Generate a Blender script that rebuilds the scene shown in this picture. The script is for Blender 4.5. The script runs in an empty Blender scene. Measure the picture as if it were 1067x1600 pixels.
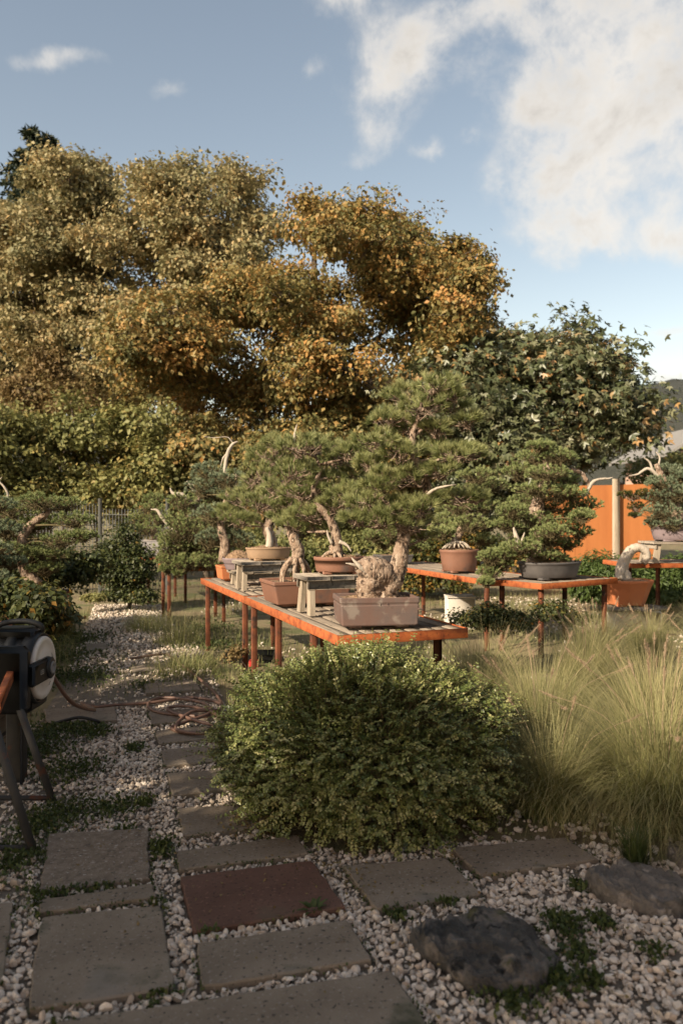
import bpy, math, random
import numpy as np
from mathutils import Vector
sc = bpy.context.scene
R = math.radians
random.seed(7); rng = np.random.RandomState(7)
# ------------------------------------------------------------------ camera
F, H, CX, CY = 1244.4, 1.55, 533.5, 800.0
cam = bpy.data.objects.new('camera', bpy.data.cameras.new('camera')); sc.collection.objects.link(cam)
cam.location = (0, 0, H); cam.rotation_euler = (R(90), 0, 0)
cam.data.sensor_fit = 'VERTICAL'; cam.data.sensor_height = 36; cam.data.lens = 28
cam.data.clip_start = .05; cam.data.clip_end = 5000
cam.data.dof.use_dof = True; cam.data.dof.focus_distance = 5.3; cam.data.dof.aperture_fstop = 2.4
sc.camera = cam
# ------------------------------------------------------------------ world + sun + exposure
EL, AZ = 30.0, 46.0          # sun low, behind the camera and to its left
SKY = 0.105
L = Vector((-math.sin(R(AZ)) * math.cos(R(EL)), -math.cos(R(AZ)) * math.cos(R(EL)), math.sin(R(EL))))
sun = bpy.data.objects.new('sun', bpy.data.lights.new('sun', 'SUN')); sc.collection.objects.link(sun)
sun.data.energy = 5.0; sun.data.angle = R(.53); sun.data.color = (1, .855, .66)
sun.rotation_euler = L.to_track_quat('Z', 'Y').to_euler(); sun.location = (-8, -8, 12)
w = bpy.data.worlds.new('World'); sc.world = w; w.use_nodes = True
sc.view_settings.view_transform = 'Standard'; sc.view_settings.look = 'None'
sc.view_settings.exposure = 0.94; sc.view_settings.gamma = 1; sc.view_settings.use_curve_mapping = False
sc.cycles.max_bounces = 6; sc.cycles.diffuse_bounces = 3; sc.cycles.glossy_bounces = 2
sc.cycles.transmission_bounces = 3; sc.cycles.transparent_max_bounces = 4
sc.cycles.use_denoising = True


def world_nodes():
    T = w.node_tree; N = T.nodes; K = T.links
    for n in list(N): N.remove(n)
    out = N.new('ShaderNodeOutputWorld'); bg = N.new('ShaderNodeBackground'); K.new(bg.outputs[0], out.inputs[0])
    bg.inputs[1].default_value = SKY
    sky = N.new('ShaderNodeTexSky'); sky.sky_type = 'NISHITA'; sky.sun_disc = False
    sky.sun_elevation = R(EL); sky.sun_rotation = R(180 + AZ)
    sky.air_density = 1.0; sky.dust_density = .9; sky.ozone_density = 1.3
    tc = N.new('ShaderNodeTexCoord'); sep = N.new('ShaderNodeSeparateXYZ'); K.new(tc.outputs['Generated'], sep.inputs[0])

    def m(op, a, b=None, c=None, clamp=False):
        n = N.new('ShaderNodeMath'); n.operation = op; n.use_clamp = clamp
        for i, v in enumerate((a, b, c)):
            if v is None: continue
            if isinstance(v, (int, float)): n.inputs[i].default_value = v
            else: K.new(v, n.inputs[i])
        return n.outputs[0]
    dx, dy, dz = sep.outputs
    # plane-projected noise for clouds, everywhere in the sky
    zz = m('MAXIMUM', m('ADD', dz, .12), .03)
    comb = N.new('ShaderNodeCombineXYZ'); K.new(m('DIVIDE', dx, zz), comb.inputs[0]); K.new(m('DIVIDE', dy, zz), comb.inputs[1])

    def noise(vec, scale, detail, rough=.55, off=0.0, dist=0.0):
        n = N.new('ShaderNodeTexNoise'); n.inputs['Scale'].default_value = scale; n.inputs['Detail'].default_value = detail
        n.inputs['Roughness'].default_value = rough; n.inputs['Distortion'].default_value = dist
        mp = N.new('ShaderNodeMapping'); mp.inputs['Location'].default_value = (off, off * .7, off * 1.3); K.new(vec, mp.inputs[0]); K.new(mp.outputs[0], n.inputs['Vector'])
        return n
    fy = m('MAXIMUM', dy, .05)
    wn = noise(tc.outputs['Generated'], 9, 6, .6, 3.1)
    ws = N.new('ShaderNodeSeparateColor'); K.new(wn.outputs['Color'], ws.inputs[0])
    u = m('ADD', m('DIVIDE', dx, fy), m('MULTIPLY', m('SUBTRACT', ws.outputs[0], .5), .10))
    v = m('ADD', m('DIVIDE', dz, fy), m('MULTIPLY', m('SUBTRACT', ws.outputs[1], .5), .10))
    blobs = [(1000, 20, 190, 110, 1.05), (960, 130, 150, 90, .9), (1050, 240, 190, 80, 1.), (940, 300, 110, 60, .8), (870, 365, 90, 45, .75),
             (1010, 350, 140, 45, .8), (760, 20, 110, 40, .6), (640, 105, 95, 62, .80), (690, 60, 90, 45, .55), (600, 205, 38, 30, .55), (560, 250, 45, 14, .35),
             (530, 5, 60, 28, .85), (676, 236, 20, 17, .62), (735, 222, 18, 13, .55), (490, 100, 22, 16, .4), (70, 92, 85, 22, .62),
             (262, 140, 45, 20, .45), (1045, 528, 50, 14, .75), (970, 566, 40, 12, .5), (1040, 594, 70, 13, .9), (215, 262, 70, 30, .3), (830, 160, 60, 40, .45), (900, 250, 120, 80, .6), (985, 385, 120, 28, .6), (800, 300, 60, 30, .4), (585, 150, 60, 60, .45)]
    acc = None
    for bx, by, rx, ry, a in blobs:
        du = m('MULTIPLY', m('SUBTRACT', u, (bx - CX) / F), F / rx); dv = m('MULTIPLY', m('SUBTRACT', v, (CY - by) / F), F / ry)
        e = m('MULTIPLY', m('EXPONENT', m('MULTIPLY', m('ADD', m('MULTIPLY', du, du), m('MULTIPLY', dv, dv)), -1.0)), a)
        acc = e if acc is None else m('ADD', acc, e)
    front = m('SMOOTH_MIN', m('MULTIPLY', m('SUBTRACT', dy, .45), 4), 1, .05, clamp=True)
    wide = noise(comb.outputs[0], .8, 7, .55, 1.7)
    else_ = m('MULTIPLY', m('MULTIPLY', m('SUBTRACT', wide.outputs[0], .46), 5.0), m('SUBTRACT', 1, front))
    fine = noise(tc.outputs['Generated'], 7, 9, .62, .4, .35)
    fine2 = noise(tc.outputs['Generated'], 22, 6, .6, 5.0, .2)
    tex = m('ADD', m('MULTIPLY', m('SUBTRACT', fine.outputs[0], .5), 2.8), m('MULTIPLY', m('SUBTRACT', fine2.outputs[0], .5), 1.3))
    body = m('ADD', m('MULTIPLY', m('SUBTRACT', 1, m('EXPONENT', m('MULTIPLY', acc, -1.25))), front), else_)
    dens = m('ADD', m('SUBTRACT', body, .22), m('MULTIPLY', tex, m('MINIMUM', m('ADD', m('MULTIPLY', body, 1.3), .03), .85)))
    mr = N.new('ShaderNodeMapRange'); mr.interpolation_type = 'SMOOTHSTEP'; K.new(dens, mr.inputs[0])
    mr.inputs[1].default_value = -.05; mr.inputs[2].default_value = .86; mr.inputs[3].default_value = 0; mr.inputs[4].default_value = .93
    # shaded bellies where the cloud is thick
    sh = N.new('ShaderNodeMapRange'); K.new(m('ADD', dens, m('MULTIPLY', m('SUBTRACT', fine.outputs[0], .5), 2.2)), sh.inputs[0])
    sh.inputs[1].default_value = .55; sh.inputs[2].default_value = 1.7; sh.inputs[3].default_value = 0; sh.inputs[4].default_value = 1
    cm = N.new('ShaderNodeMix'); cm.data_type = 'RGBA'; K.new(sh.outputs[0], cm.inputs[0])
    cm.inputs[6].default_value = (4.8, 4.5, 4.1, 1); cm.inputs[7].default_value = (2.7, 2.5, 2.25, 1)
    tint = N.new('ShaderNodeMix'); tint.data_type = 'RGBA'; tint.blend_type = 'MULTIPLY'; tint.inputs[0].default_value = 1
    K.new(sky.outputs[0], tint.inputs[6]); tint.inputs[7].default_value = (1.42, 1.10, .82, 1)
    mx = N.new('ShaderNodeMix'); mx.data_type = 'RGBA'; K.new(mr.outputs[0], mx.inputs[0]); K.new(tint.outputs[2], mx.inputs[6]); K.new(cm.outputs[2], mx.inputs[7])
    K.new(mx.outputs[2], bg.inputs[0])


world_nodes()

# ------------------------------------------------------------------ pixel -> place helpers (used to survey where things stand)
def P(px, py, d): return np.array(((px - CX) * d / F, d, H - (py - CY) * d / F))
def G(px, py, z=0.0):
    d = F * (H - z) / (py - CY); return np.array(((px - CX) * d / F, d, z))
def nrm(a): return a / np.maximum(np.linalg.norm(a, axis=-1, keepdims=True), 1e-9)
def rvec(n, r=rng): return nrm(r.normal(size=(n, 3)))

# ------------------------------------------------------------------ object helpers
def tag(o, label=None, cat=None, group=None, kind=None):
    if label: o['label'] = label
    if cat: o['category'] = cat
    if group: o['group'] = group
    if kind: o['kind'] = kind
    return o
def empty(name, loc, label, cat, group=None, rz=0.0):
    o = bpy.data.objects.new(name, None); sc.collection.objects.link(o)
    o.location = loc; o.rotation_euler = (0, 0, rz); o.empty_display_size = .1
    o['wl'] = list(map(float, loc)); return tag(o, label, cat, group)
class MB:
    """collects vertices, faces (any size) and one float per vertex ('tint')"""
    def __init__(s): s.V = []; s.F = []; s.A = []; s.n = 0
    def add(s, V, Fs, a=0.0):
        V = np.asarray(V, float).reshape(-1, 3)
        for f in (Fs if isinstance(Fs, list) else [Fs]):
            f = np.asarray(f, int)
            if f.size: s.F.append(f + s.n)
        s.V.append(V); s.A.append(np.broadcast_to(np.asarray(a, float), (len(V),)).copy()); s.n += len(V); return s
    def mesh(s, name, off=None, smooth=True):
        V = np.concatenate(s.V); A = np.concatenate(s.A)
        if off is not None: V = V - np.asarray(off)
        me = bpy.data.meshes.new(name)
        me.vertices.add(len(V)); me.vertices.foreach_set('co', V.astype(np.float32).ravel())
        li = np.concatenate([f.ravel() for f in s.F]); cnt = np.concatenate([np.full(len(f), f.shape[1]) for f in s.F])
        me.loops.add(len(li)); me.loops.foreach_set('vertex_index', li.astype(np.int32))
        me.polygons.add(len(cnt)); st = np.concatenate([[0], np.cumsum(cnt)[:-1]])
        me.polygons.foreach_set('loop_start', st.astype(np.int32)); me.polygons.foreach_set('loop_total', cnt.astype(np.int32))
        me.polygons.foreach_set('use_smooth', np.full(len(cnt), smooth))
        at = me.attributes.new('tint', 'FLOAT', 'POINT'); at.data.foreach_set('value', A.astype(np.float32))
        me.update(calc_edges=True); me.validate(); return me
    def build(s, name, mat, parent=None, local=False, smooth=True):
        off = None
        if parent is not None and not local: off = parent['wl']
        me = s.mesh(name, off, smooth); me.materials.append(mat)
        o = bpy.data.objects.new(name, me); sc.collection.objects.link(o)
        if parent is not None: o.parent = parent
        if parent is not None and not local: o['wl'] = parent['wl']
        elif parent is None: o['wl'] = [0., 0., 0.]
        return o
def ground_origin(o):
    """move a top-level mesh's origin to the base of its own box"""
    me = o.data; c = np.empty(len(me.vertices) * 3, np.float32); me.vertices.foreach_get('co', c); c = c.reshape(-1, 3)
    b = np.array([(c[:, 0].min() + c[:, 0].max()) / 2, (c[:, 1].min() + c[:, 1].max()) / 2, c[:, 2].min()])
    me.vertices.foreach_set('co', (c - b).astype(np.float32).ravel()); me.update(); o.location = b; o['wl'] = list(map(float, b)); return o
def box(mb, c, s, R3=None, a=0.0, bev=.004):
    """a box with chamfered edges (24 verts)"""
    hx, hy, hz = [x / 2 for x in s]; b = min(bev, hx * .6, hy * .6, hz * .6)
    V = []; idx = {}
    for sx in (-1, 1):
        for sy in (-1, 1):
            for sz in (-1, 1):
                for ax in range(3):
                    p = [sx * (hx - b), sy * (hy - b), sz * (hz - b)]; p[ax] = (sx * hx, sy * hy, sz * hz)[ax]
                    idx[(sx, sy, sz, ax)] = len(V); V.append(p)
    V = np.array(V); q = []; t = []
    S = (-1, 1)
    for s1 in S:
        q.append([idx[(s1, a1, b1, 0)] for a1, b1 in ((-1, -1), (1, -1), (1, 1), (-1, 1))][::s1])
        q.append([idx[(b1, s1, a1, 1)] for a1, b1 in ((-1, -1), (1, -1), (1, 1), (-1, 1))][::s1])
        q.append([idx[(a1, b1, s1, 2)] for a1, b1 in ((-1, -1), (1, -1), (1, 1), (-1, 1))][::s1])
    for s1 in S:
        for s2 in S:
            q.append([idx[(s1, s2, -1, 0)], idx[(s1, s2, -1, 1)], idx[(s1, s2, 1, 1)], idx[(s1, s2, 1, 0)]])
            q.append([idx[(s1, -1, s2, 0)], idx[(s1, -1, s2, 2)], idx[(s1, 1, s2, 2)], idx[(s1, 1, s2, 0)]])
            q.append([idx[(-1, s1, s2, 1)], idx[(-1, s1, s2, 2)], idx[(1, s1, s2, 2)], idx[(1, s1, s2, 1)]])
            for s3 in S: t.append([idx[(s1, s2, s3, 0)], idx[(s1, s2, s3, 1)], idx[(s1, s2, s3, 2)]])
    if R3 is not None: V = V @ np.asarray(R3).T
    mb.add(V + np.asarray(c), [np.array(q), np.array(t)], a); return mb
def smoothline(pts, rad, n=6):
    """Catmull-Rom through points (and radii)"""
    Q = np.column_stack([np.asarray(pts, float), np.asarray(rad, float)])
    E = np.vstack([2 * Q[0] - Q[1], Q, 2 * Q[-1] - Q[-2]]); out = []
    for i in range(1, len(E) - 2):
        p0, p1, p2, p3 = E[i - 1:i + 3]
        for t in np.arange(n) / n:
            out.append(.5 * (2 * p1 + (p2 - p0) * t + (2 * p0 - 5 * p1 + 4 * p2 - p3) * t * t + (3 * p1 - p0 - 3 * p2 + p3) * t ** 3))
    out.append(E[-2]); out = np.array(out); return out[:, :3], np.maximum(out[:, 3], .0004)
def tube(mb, pts, rad, sides=8, a=0.0, jit=0.0, n=5, flat=1.0, smooth=True, r=rng):
    rad = np.broadcast_to(np.asarray(rad, float), (len(pts),))
    if smooth and len(pts) > 2: pts, rad = smoothline(pts, rad, n)
    pts = np.asarray(pts, float); rad = np.broadcast_to(np.asarray(rad, float), (len(pts),))
    T = nrm(np.gradient(pts, axis=0)); ref = np.array([.31, .22, .92])
    if abs(T[0] @ ref) > .93: ref = np.array([1., .1, 0])
    A = np.empty_like(T); x = ref
    for i, t in enumerate(T):
        x = x - t * (x @ t); x = x / max(np.linalg.norm(x), 1e-6); A[i] = x
    B = np.cross(T, A); th = np.arange(sides) / sides * 2 * np.pi
    rr = rad[:, None] * (1 + jit * r.normal(size=(len(pts), sides)))
    V = pts[:, None] + rr[..., None] * (np.cos(th)[None, :, None] * A[:, None] + flat * np.sin(th)[None, :, None] * B[:, None])
    m = len(pts); i = np.arange(m - 1)[:, None] * sides; j = np.arange(sides)[None]; k = (j + 1) % sides
    q = np.stack([i + j, i + k, i + sides + k, i + sides + j], -1).reshape(-1, 4)
    mb.add(V.reshape(-1, 3), [q, np.arange(sides)[::-1][None], ((m - 1) * sides + np.arange(sides))[None]], a); return mb
def twigs(mb, A, B, ra, rb, a=0.0):
    """many straight 3-sided twigs at once"""
    A = np.asarray(A); B = np.asarray(B); n = len(A)
    if n == 0: return
    t = nrm(B - A); x = nrm(np.cross(t, rvec(n))); y = np.cross(t, x); V = np.empty((n, 6, 3))
    for k in range(3):
        c, s = math.cos(k * 2.094), math.sin(k * 2.094); V[:, k] = A + (x * c + y * s) * ra; V[:, 3 + k] = B + (x * c + y * s) * rb
    o = np.arange(n)[:, None] * 6; q = np.concatenate([o + np.array([k, (k + 1) % 3, 3 + (k + 1) % 3, 3 + k]) for k in range(3)])
    mb.add(V.reshape(-1, 3), q, np.repeat(np.broadcast_to(a, (n,)), 6))
def leaf_cards(mb, C, D, S, ln, wd, fold=.18, a=0.0, wide=.42):
    """folded pointed leaves: base C, direction D, side S"""
    n = len(C); ln = np.broadcast_to(ln, (n,))[:, None]; wd = np.broadcast_to(wd, (n,))[:, None]; Nn = np.cross(D, S)
    V = np.stack([C, C + D * ln * wide + S * wd / 2 + Nn * wd * fold, C + D * ln - Nn * ln * .06, C + D * ln * wide - S * wd / 2 + Nn * wd * fold], 1)
    o = np.arange(n)[:, None] * 4
    mb.add(V.reshape(-1, 3), np.concatenate([o + np.array([0, 1, 2]), o + np.array([0, 2, 3])]), np.repeat(np.broadcast_to(a, (n,)), 4))
def needles(mb, C, D, ln, wd, a=0.0):
    n = len(C); S = nrm(np.cross(D, rvec(n))); ln = np.broadcast_to(ln, (n,))[:, None]; wd = np.broadcast_to(wd, (n,))[:, None]
    V = np.stack([C - S * wd / 2, C + S * wd / 2, C + D * ln], 1)
    mb.add(V.reshape(-1, 3), np.arange(3 * n).reshape(-1, 3), np.repeat(np.broadcast_to(a, (n,)), 3))
def blades(mb, B, az, ln, lean, wd, a0=0.0, a1=1.0, segs=3, droop=1.0):
    """arching grass blades; tint runs along the blade"""
    n = len(B); out = np.stack([np.cos(az), np.sin(az), np.zeros(n)], 1); side = np.stack([-np.sin(az), np.cos(az), np.zeros(n)], 1)
    V = np.empty((n, segs + 1, 2, 3)); A = np.empty((n, segs + 1, 2)); sway = rng.normal(size=n) * ln * .10
    for k in range(segs + 1):
        t = k / segs
        if k == 0: p = B.copy()
        else:
            tm = (k - .5) / segs; th = lean * (.12 + tm ** 1.25 * (1 + droop * .35)); st = (ln / segs)[:, None]; p = p + out * np.sin(th)[:, None] * st; p[:, 2] += np.cos(th) * st[:, 0]
            p = p + side * (sway * tm)[:, None]; p[:, 2] = np.maximum(p[:, 2], .006)
        wk = (wd * (1 - t) ** .7 + .0003)[:, None] / 2
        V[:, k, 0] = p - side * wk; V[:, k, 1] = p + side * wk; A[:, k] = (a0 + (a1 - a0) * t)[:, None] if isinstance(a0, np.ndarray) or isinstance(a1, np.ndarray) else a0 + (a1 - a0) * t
    m = (segs + 1) * 2; o = np.arange(n)[:, None] * m
    q = np.concatenate([o + np.array([2 * k, 2 * k + 1, 2 * k + 3, 2 * k + 2]) for k in range(segs)])
    mb.add(V.reshape(-1, 3), q, A.ravel())

# ------------------------------------------------------------------ materials
def lin(*c):
    return tuple(((x / 255) / 12.92 if x <= 10 else (((x / 255) + .055) / 1.055) ** 2.4) for x in c)
def material(name, cols, scale=8, detail=6, rough=.8, bump=.3, bscale=None, attr=0.0, stretch=None, spots=None, spec=.3, metal=0.0, trans=0.0, contrast=1.0, bdist=.01, voro=None):
    """colour ramp over noise (and over the 'tint' attribute by the share attr), relief by bump, optional spots (colour, scale, threshold)"""
    m = bpy.data.materials.new(name); m.use_nodes = True; T = m.node_tree; N = T.nodes; K = T.links
    b = N['Principled BSDF']; out = N['Material Output']
    b.inputs['Roughness'].default_value = rough; b.inputs['Specular IOR Level'].default_value = spec; b.inputs['Metallic'].default_value = metal
    tc = N.new('ShaderNodeTexCoord'); mp = N.new('ShaderNodeMapping'); K.new(tc.outputs['Object'], mp.inputs[0])
    if stretch: mp.inputs['Scale'].default_value = stretch
    no = N.new('ShaderNodeTexNoise'); no.inputs['Scale'].default_value = scale; no.inputs['Detail'].default_value = detail; no.inputs['Roughness'].default_value = .6
    K.new(mp.outputs[0], no.inputs['Vector'])
    f = N.new('ShaderNodeMapRange'); f.inputs[1].default_value = .5 - .25 / contrast; f.inputs[2].default_value = .5 + .25 / contrast; K.new(no.outputs[0], f.inputs[0]); fac = f.outputs[0]
    if attr > 0:
        at = N.new('ShaderNodeAttribute'); at.attribute_name = 'tint'
        mixf = N.new('ShaderNodeMix'); mixf.inputs[0].default_value = attr; K.new(fac, mixf.inputs[2]); K.new(at.outputs['Fac'], mixf.inputs[3]); fac = mixf.outputs[0]
    rp = N.new('ShaderNodeValToRGB'); e = rp.color_ramp.elements
    while len(e) < len(cols): e.new(.5)
    for i, c in enumerate(cols):
        pos, col = (c if len(c) == 2 else (i / max(1, len(cols) - 1), c)); e[i].position = pos; e[i].color = (*col, 1)
    K.new(fac, rp.inputs[0]); col = rp.outputs[0]
    for sp in (spots or []):
        n2 = N.new('ShaderNodeTexNoise'); n2.inputs['Scale'].default_value = sp[1]; n2.inputs['Detail'].default_value = sp[3] if len(sp) > 3 else 3; K.new(mp.outputs[0], n2.inputs['Vector'])
        r2 = N.new('ShaderNodeMapRange'); r2.inputs[1].default_value = sp[2]; r2.inputs[2].default_value = sp[2] + .08; K.new(n2.outputs[0], r2.inputs[0])
        x = N.new('ShaderNodeMix'); x.data_type = 'RGBA'; K.new(r2.outputs[0], x.inputs[0]); K.new(col, x.inputs[6]); x.inputs[7].default_value = (*sp[0], 1); col = x.outputs[2]
    K.new(col, b.inputs['Base Color'])
    if bump > 0:
        bn = N.new('ShaderNodeTexNoise'); bn.inputs['Scale'].default_value = bscale or scale * 3; bn.inputs['Detail'].default_value = 8; bn.inputs['Roughness'].default_value = .65
        K.new(mp.outputs[0], bn.inputs['Vector']); hgt = bn.outputs[0]
        if voro:
            vo = N.new('ShaderNodeTexVoronoi'); vo.feature = 'DISTANCE_TO_EDGE'; vo.inputs['Scale'].default_value = voro; K.new(mp.outputs[0], vo.inputs['Vector'])
            mm = N.new('ShaderNodeMath'); mm.operation = 'MULTIPLY_ADD'; mm.inputs[1].default_value = 2.2; K.new(vo.outputs[0], mm.inputs[0]); K.new(bn.outputs[0], mm.inputs[2]); hgt = mm.outputs[0]
        bp = N.new('ShaderNodeBump'); bp.inputs['Strength'].default_value = bump; bp.inputs['Distance'].default_value = bdist; K.new(hgt, bp.inputs['Height']); K.new(bp.outputs[0], b.inputs['Normal'])
    if trans > 0:
        tr = N.new('ShaderNodeBsdfTranslucent'); K.new(col, tr.inputs[0]); mx = N.new('ShaderNodeMixShader'); mx.inputs[0].default_value = trans
        K.new(b.outputs[0], mx.inputs[1]); K.new(tr.outputs[0], mx.inputs[2]); K.new(mx.outputs[0], out.inputs[0])
    return m
def leafmat(name, cols, trans=.28, rough=.5, spec=.3): return material(name, cols, scale=.7, detail=3, rough=rough, bump=0, attr=.85, trans=trans, spec=spec)
MT = {}
MT['soil'] = material('garden_soil', [(.07, .05, .03), (.14, .108, .062), (.20, .16, .09), (.10, .105, .042), (.075, .088, .03)], 1.3, 9, .95, .6, 40, bdist=.03)
MT['bed'] = material('gravel_bed_grit', [(.085, .067, .05), (.20, .165, .125), (.12, .10, .072)], 26, 8, .95, .9, 60, bdist=.03)
MT['stone'] = material('gravel_stone', [(.14, .115, .09), (.44, .375, .305), (.62, .545, .46), (.34, .26, .19), (.54, .47, .39), (.76, .69, .60)], 16, 6, .8, .25, 60, attr=.75)
MT['slab'] = material('concrete_slab', [(.125, .097, .069), (.185, .147, .108), (.25, .206, .156)], 3, 12, .9, .5, 130, spots=[((.24, .205, .17), 75, .60), ((.045, .04, .03), 60, .61), ((.06, .06, .035), 3.2, .60, 8), ((.20, .17, .14), 2.3, .60, 8)], bdist=.006)
MT['slab_rough'] = material('washed_concrete', [(.11, .084, .062), (.19, .15, .112), (.26, .21, .165)], 30, 10, .9, 1, 90, spots=[((.34, .31, .27), 55, .60), ((.05, .046, .036), 70, .62)], bdist=.012)
MT['slab_red'] = material('red_slab', [(.075, .038, .026), (.105, .054, .037), (.13, .072, .051)], 4, 10, .85, .35, 140, spots=[((.05, .03, .02), 70, .60), ((.17, .09, .06), 60, .62), ((.10, .07, .045), 2.6, .60, 8)], bdist=.005)
MT['boulder'] = material('dark_boulder', [(.022, .021, .018), (.06, .054, .046), (.10, .09, .078), (.04, .036, .03)], 7, 12, .75, 1, 22, spots=[((.17, .145, .12), 9, .535, 12), ((.02, .018, .015), 14, .56, 12), ((.075, .07, .03), 8, .62, 10)], bdist=.035, contrast=1.4)
MT['boulder2'] = material('grey_boulder', [(.09, .08, .068), (.15, .13, .11), (.21, .185, .16)], 5, 12, .8, 1, 24, spots=[((.07, .06, .045), 7, .56, 10), ((.30, .26, .22), 13, .58, 12)], bdist=.03)
MT['rust'] = material('orange_rust', [(.12, .030, .011), (.25, .062, .018), (.33, .095, .026), (.16, .040, .014)], 14, 10, .8, .35, 160, spots=[((.10, .028, .013), 60, .62, 6)], bdist=.003, contrast=1.2)
MT['rust_dark'] = material('brown_rust', [(.045, .018, .011), (.11, .035, .015), (.17, .055, .022)], 10, 10, .8, .35, 120, spots=[((.035, .018, .012), 9, .56, 8)], bdist=.003)
MT['corten'] = material('corten_sheet', [(.27, .088, .026), (.35, .128, .038), (.30, .105, .030)], 1.6, 9, .8, .15, 60, stretch=(1, 1, .25))
MT['planks'] = material('weathered_planks', [(.12, .095, .072), (.23, .185, .14), (.32, .265, .205)], 7, 10, .9, .5, 30, stretch=(6, .5, 6), spots=[((.05, .042, .033), 5, .60, 8)], bdist=.004)
MT['palewood'] = material('pale_stand_wood', [(.20, .16, .115), (.31, .255, .19), (.37, .315, .24)], 7, 10, .85, .4, 30, stretch=(5, 5, .6), spots=[((.16, .125, .09), 6, .62, 8)], bdist=.004)
MT['greywood'] = material('grey_stand_wood', [(.15, .125, .095), (.26, .22, .175), (.34, .30, .24)], 7, 10, .9, .5, 30, stretch=(.7, 5, 5), spots=[((.09, .075, .055), 6, .6, 8)], bdist=.004)
MT['clay'] = material('brown_clay', [(.15, .072, .046), (.20, .10, .066), (.17, .095, .07)], 5, 8, .62, .25, 60, spots=[((.11, .08, .07), 4, .60, 8)], bdist=.003)
MT['clay_grey'] = material('greyed_clay', [(.088, .056, .046), (.125, .077, .062), (.118, .084, .072), (.09, .075, .071)], 6, 8, .75, .4, 45, spots=[((.19, .155, .13), 9, .60, 8)], bdist=.004)
MT['terra'] = material('terracotta', [(.36, .115, .045), (.46, .16, .065), (.42, .15, .07)], 5, 8, .75, .2, 60, spots=[((.34, .21, .14), 4, .63, 8)], bdist=.003)
MT['mauve'] = material('mauve_clay', [(.15, .115, .12), (.20, .155, .16), (.17, .14, .15)], 6, 8, .8, .5, 35, bdist=.004)
MT['darkpot'] = material('charcoal_clay', [(.05, .046, .045), (.085, .078, .075), (.11, .10, .095)], 6, 8, .75, .35, 40, bdist=.004)
MT['greypot'] = material('pale_grey_clay', [(.25, .23, .22), (.32, .30, .285), (.29, .27, .27)], 5, 8, .7, .25, 50, bdist=.003)
MT['tanpot'] = material('tan_clay', [(.21, .14, .088), (.28, .19, .12), (.24, .165, .11)], 6, 8, .8, .35, 45, bdist=.003)
MT['bonsoil'] = material('bonsai_soil', [(.14, .09, .055), (.26, .17, .10), (.33, .23, .15)], 40, 6, .95, 1, 90, bdist=.01)
MT['bark'] = material('pine_bark', [(.10, .065, .043), (.24, .165, .115), (.36, .27, .20), (.20, .13, .09)], 22, 10, .9, 1, 40, stretch=(1, 1, .55), spots=[((.06, .04, .028), 30, .54, 8), ((.44, .35, .27), 40, .58, 6)], bdist=.03, voro=None, contrast=1.3)
MT['bark_dark'] = material('tree_bark', [(.045, .034, .025), (.10, .078, .058), (.14, .11, .085)], 9, 9, .95, .8, 20, stretch=(1, 1, .4), bdist=.03)
MT['twig'] = material('twig_bark', [(.075, .062, .028), (.13, .10, .05)], 20, 4, .9, 0)
MT['dead'] = material('bleached_deadwood', [(.22, .182, .14), (.40, .345, .28), (.31, .26, .20)], 14, 9, .85, .6, 30, stretch=(3, 3, .6), bdist=.006)
MT['concrete'] = material('pale_concrete', [(.40, .36, .31), (.50, .46, .40), (.45, .41, .36)], 6, 9, .9, .4, 60, bdist=.004)
MT['galv'] = material('galvanised_steel', [(.085, .088, .085), (.125, .13, .127)], 6, 5, .55, .1, 40, metal=.3)
MT['blackp'] = material('black_plastic', [(.006, .0065, .007), (.011, .0115, .012)], 9, 5, .5, .1, 200, spec=.35)
MT['whitep'] = material('white_plastic', [(.46, .42, .375), (.55, .51, .46)], 4, 8, .5, .05, 60, spots=[((.33, .29, .25), 5, .63, 8)], spec=.4)
MT['greyp'] = material('grey_plastic', [(.14, .14, .14), (.18, .18, .18)], 4, 5, .5, 0)
MT['hose'] = material('brown_hose', [(.095, .052, .037), (.145, .082, .058)], 12, 5, .5, .1, 80, spec=.45)
MT['redp'] = material('red_plastic', [(.36, .03, .025), (.42, .05, .04)], 6, 4, .5, 0)
MT['darkmetal'] = material('painted_dark_steel', [(.028, .030, .031), (.055, .052, .048)], 8, 8, .7, .3, 60, spots=[((.11, .04, .02), 10, .60, 8)])
MT['hill'] = material('wooded_hill', [(.026, .029, .024), (.044, .046, .038), (.034, .037, .030)], .05, 10, 1, .6, .25, bdist=6)
MT['plaster'] = material('pink_plaster', [(.42, .27, .21), (.48, .32, .25)], 2, 6, .9, .1)
MT['rooft'] = material('pale_roof', [(.17, .16, .15), (.23, .22, .205)], 3, 6, .8, .2)
MT['glassd'] = material('dark_window', [(.03, .035, .04), (.05, .055, .06)], 2, 2, .15, 0, spec=.6)
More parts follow.
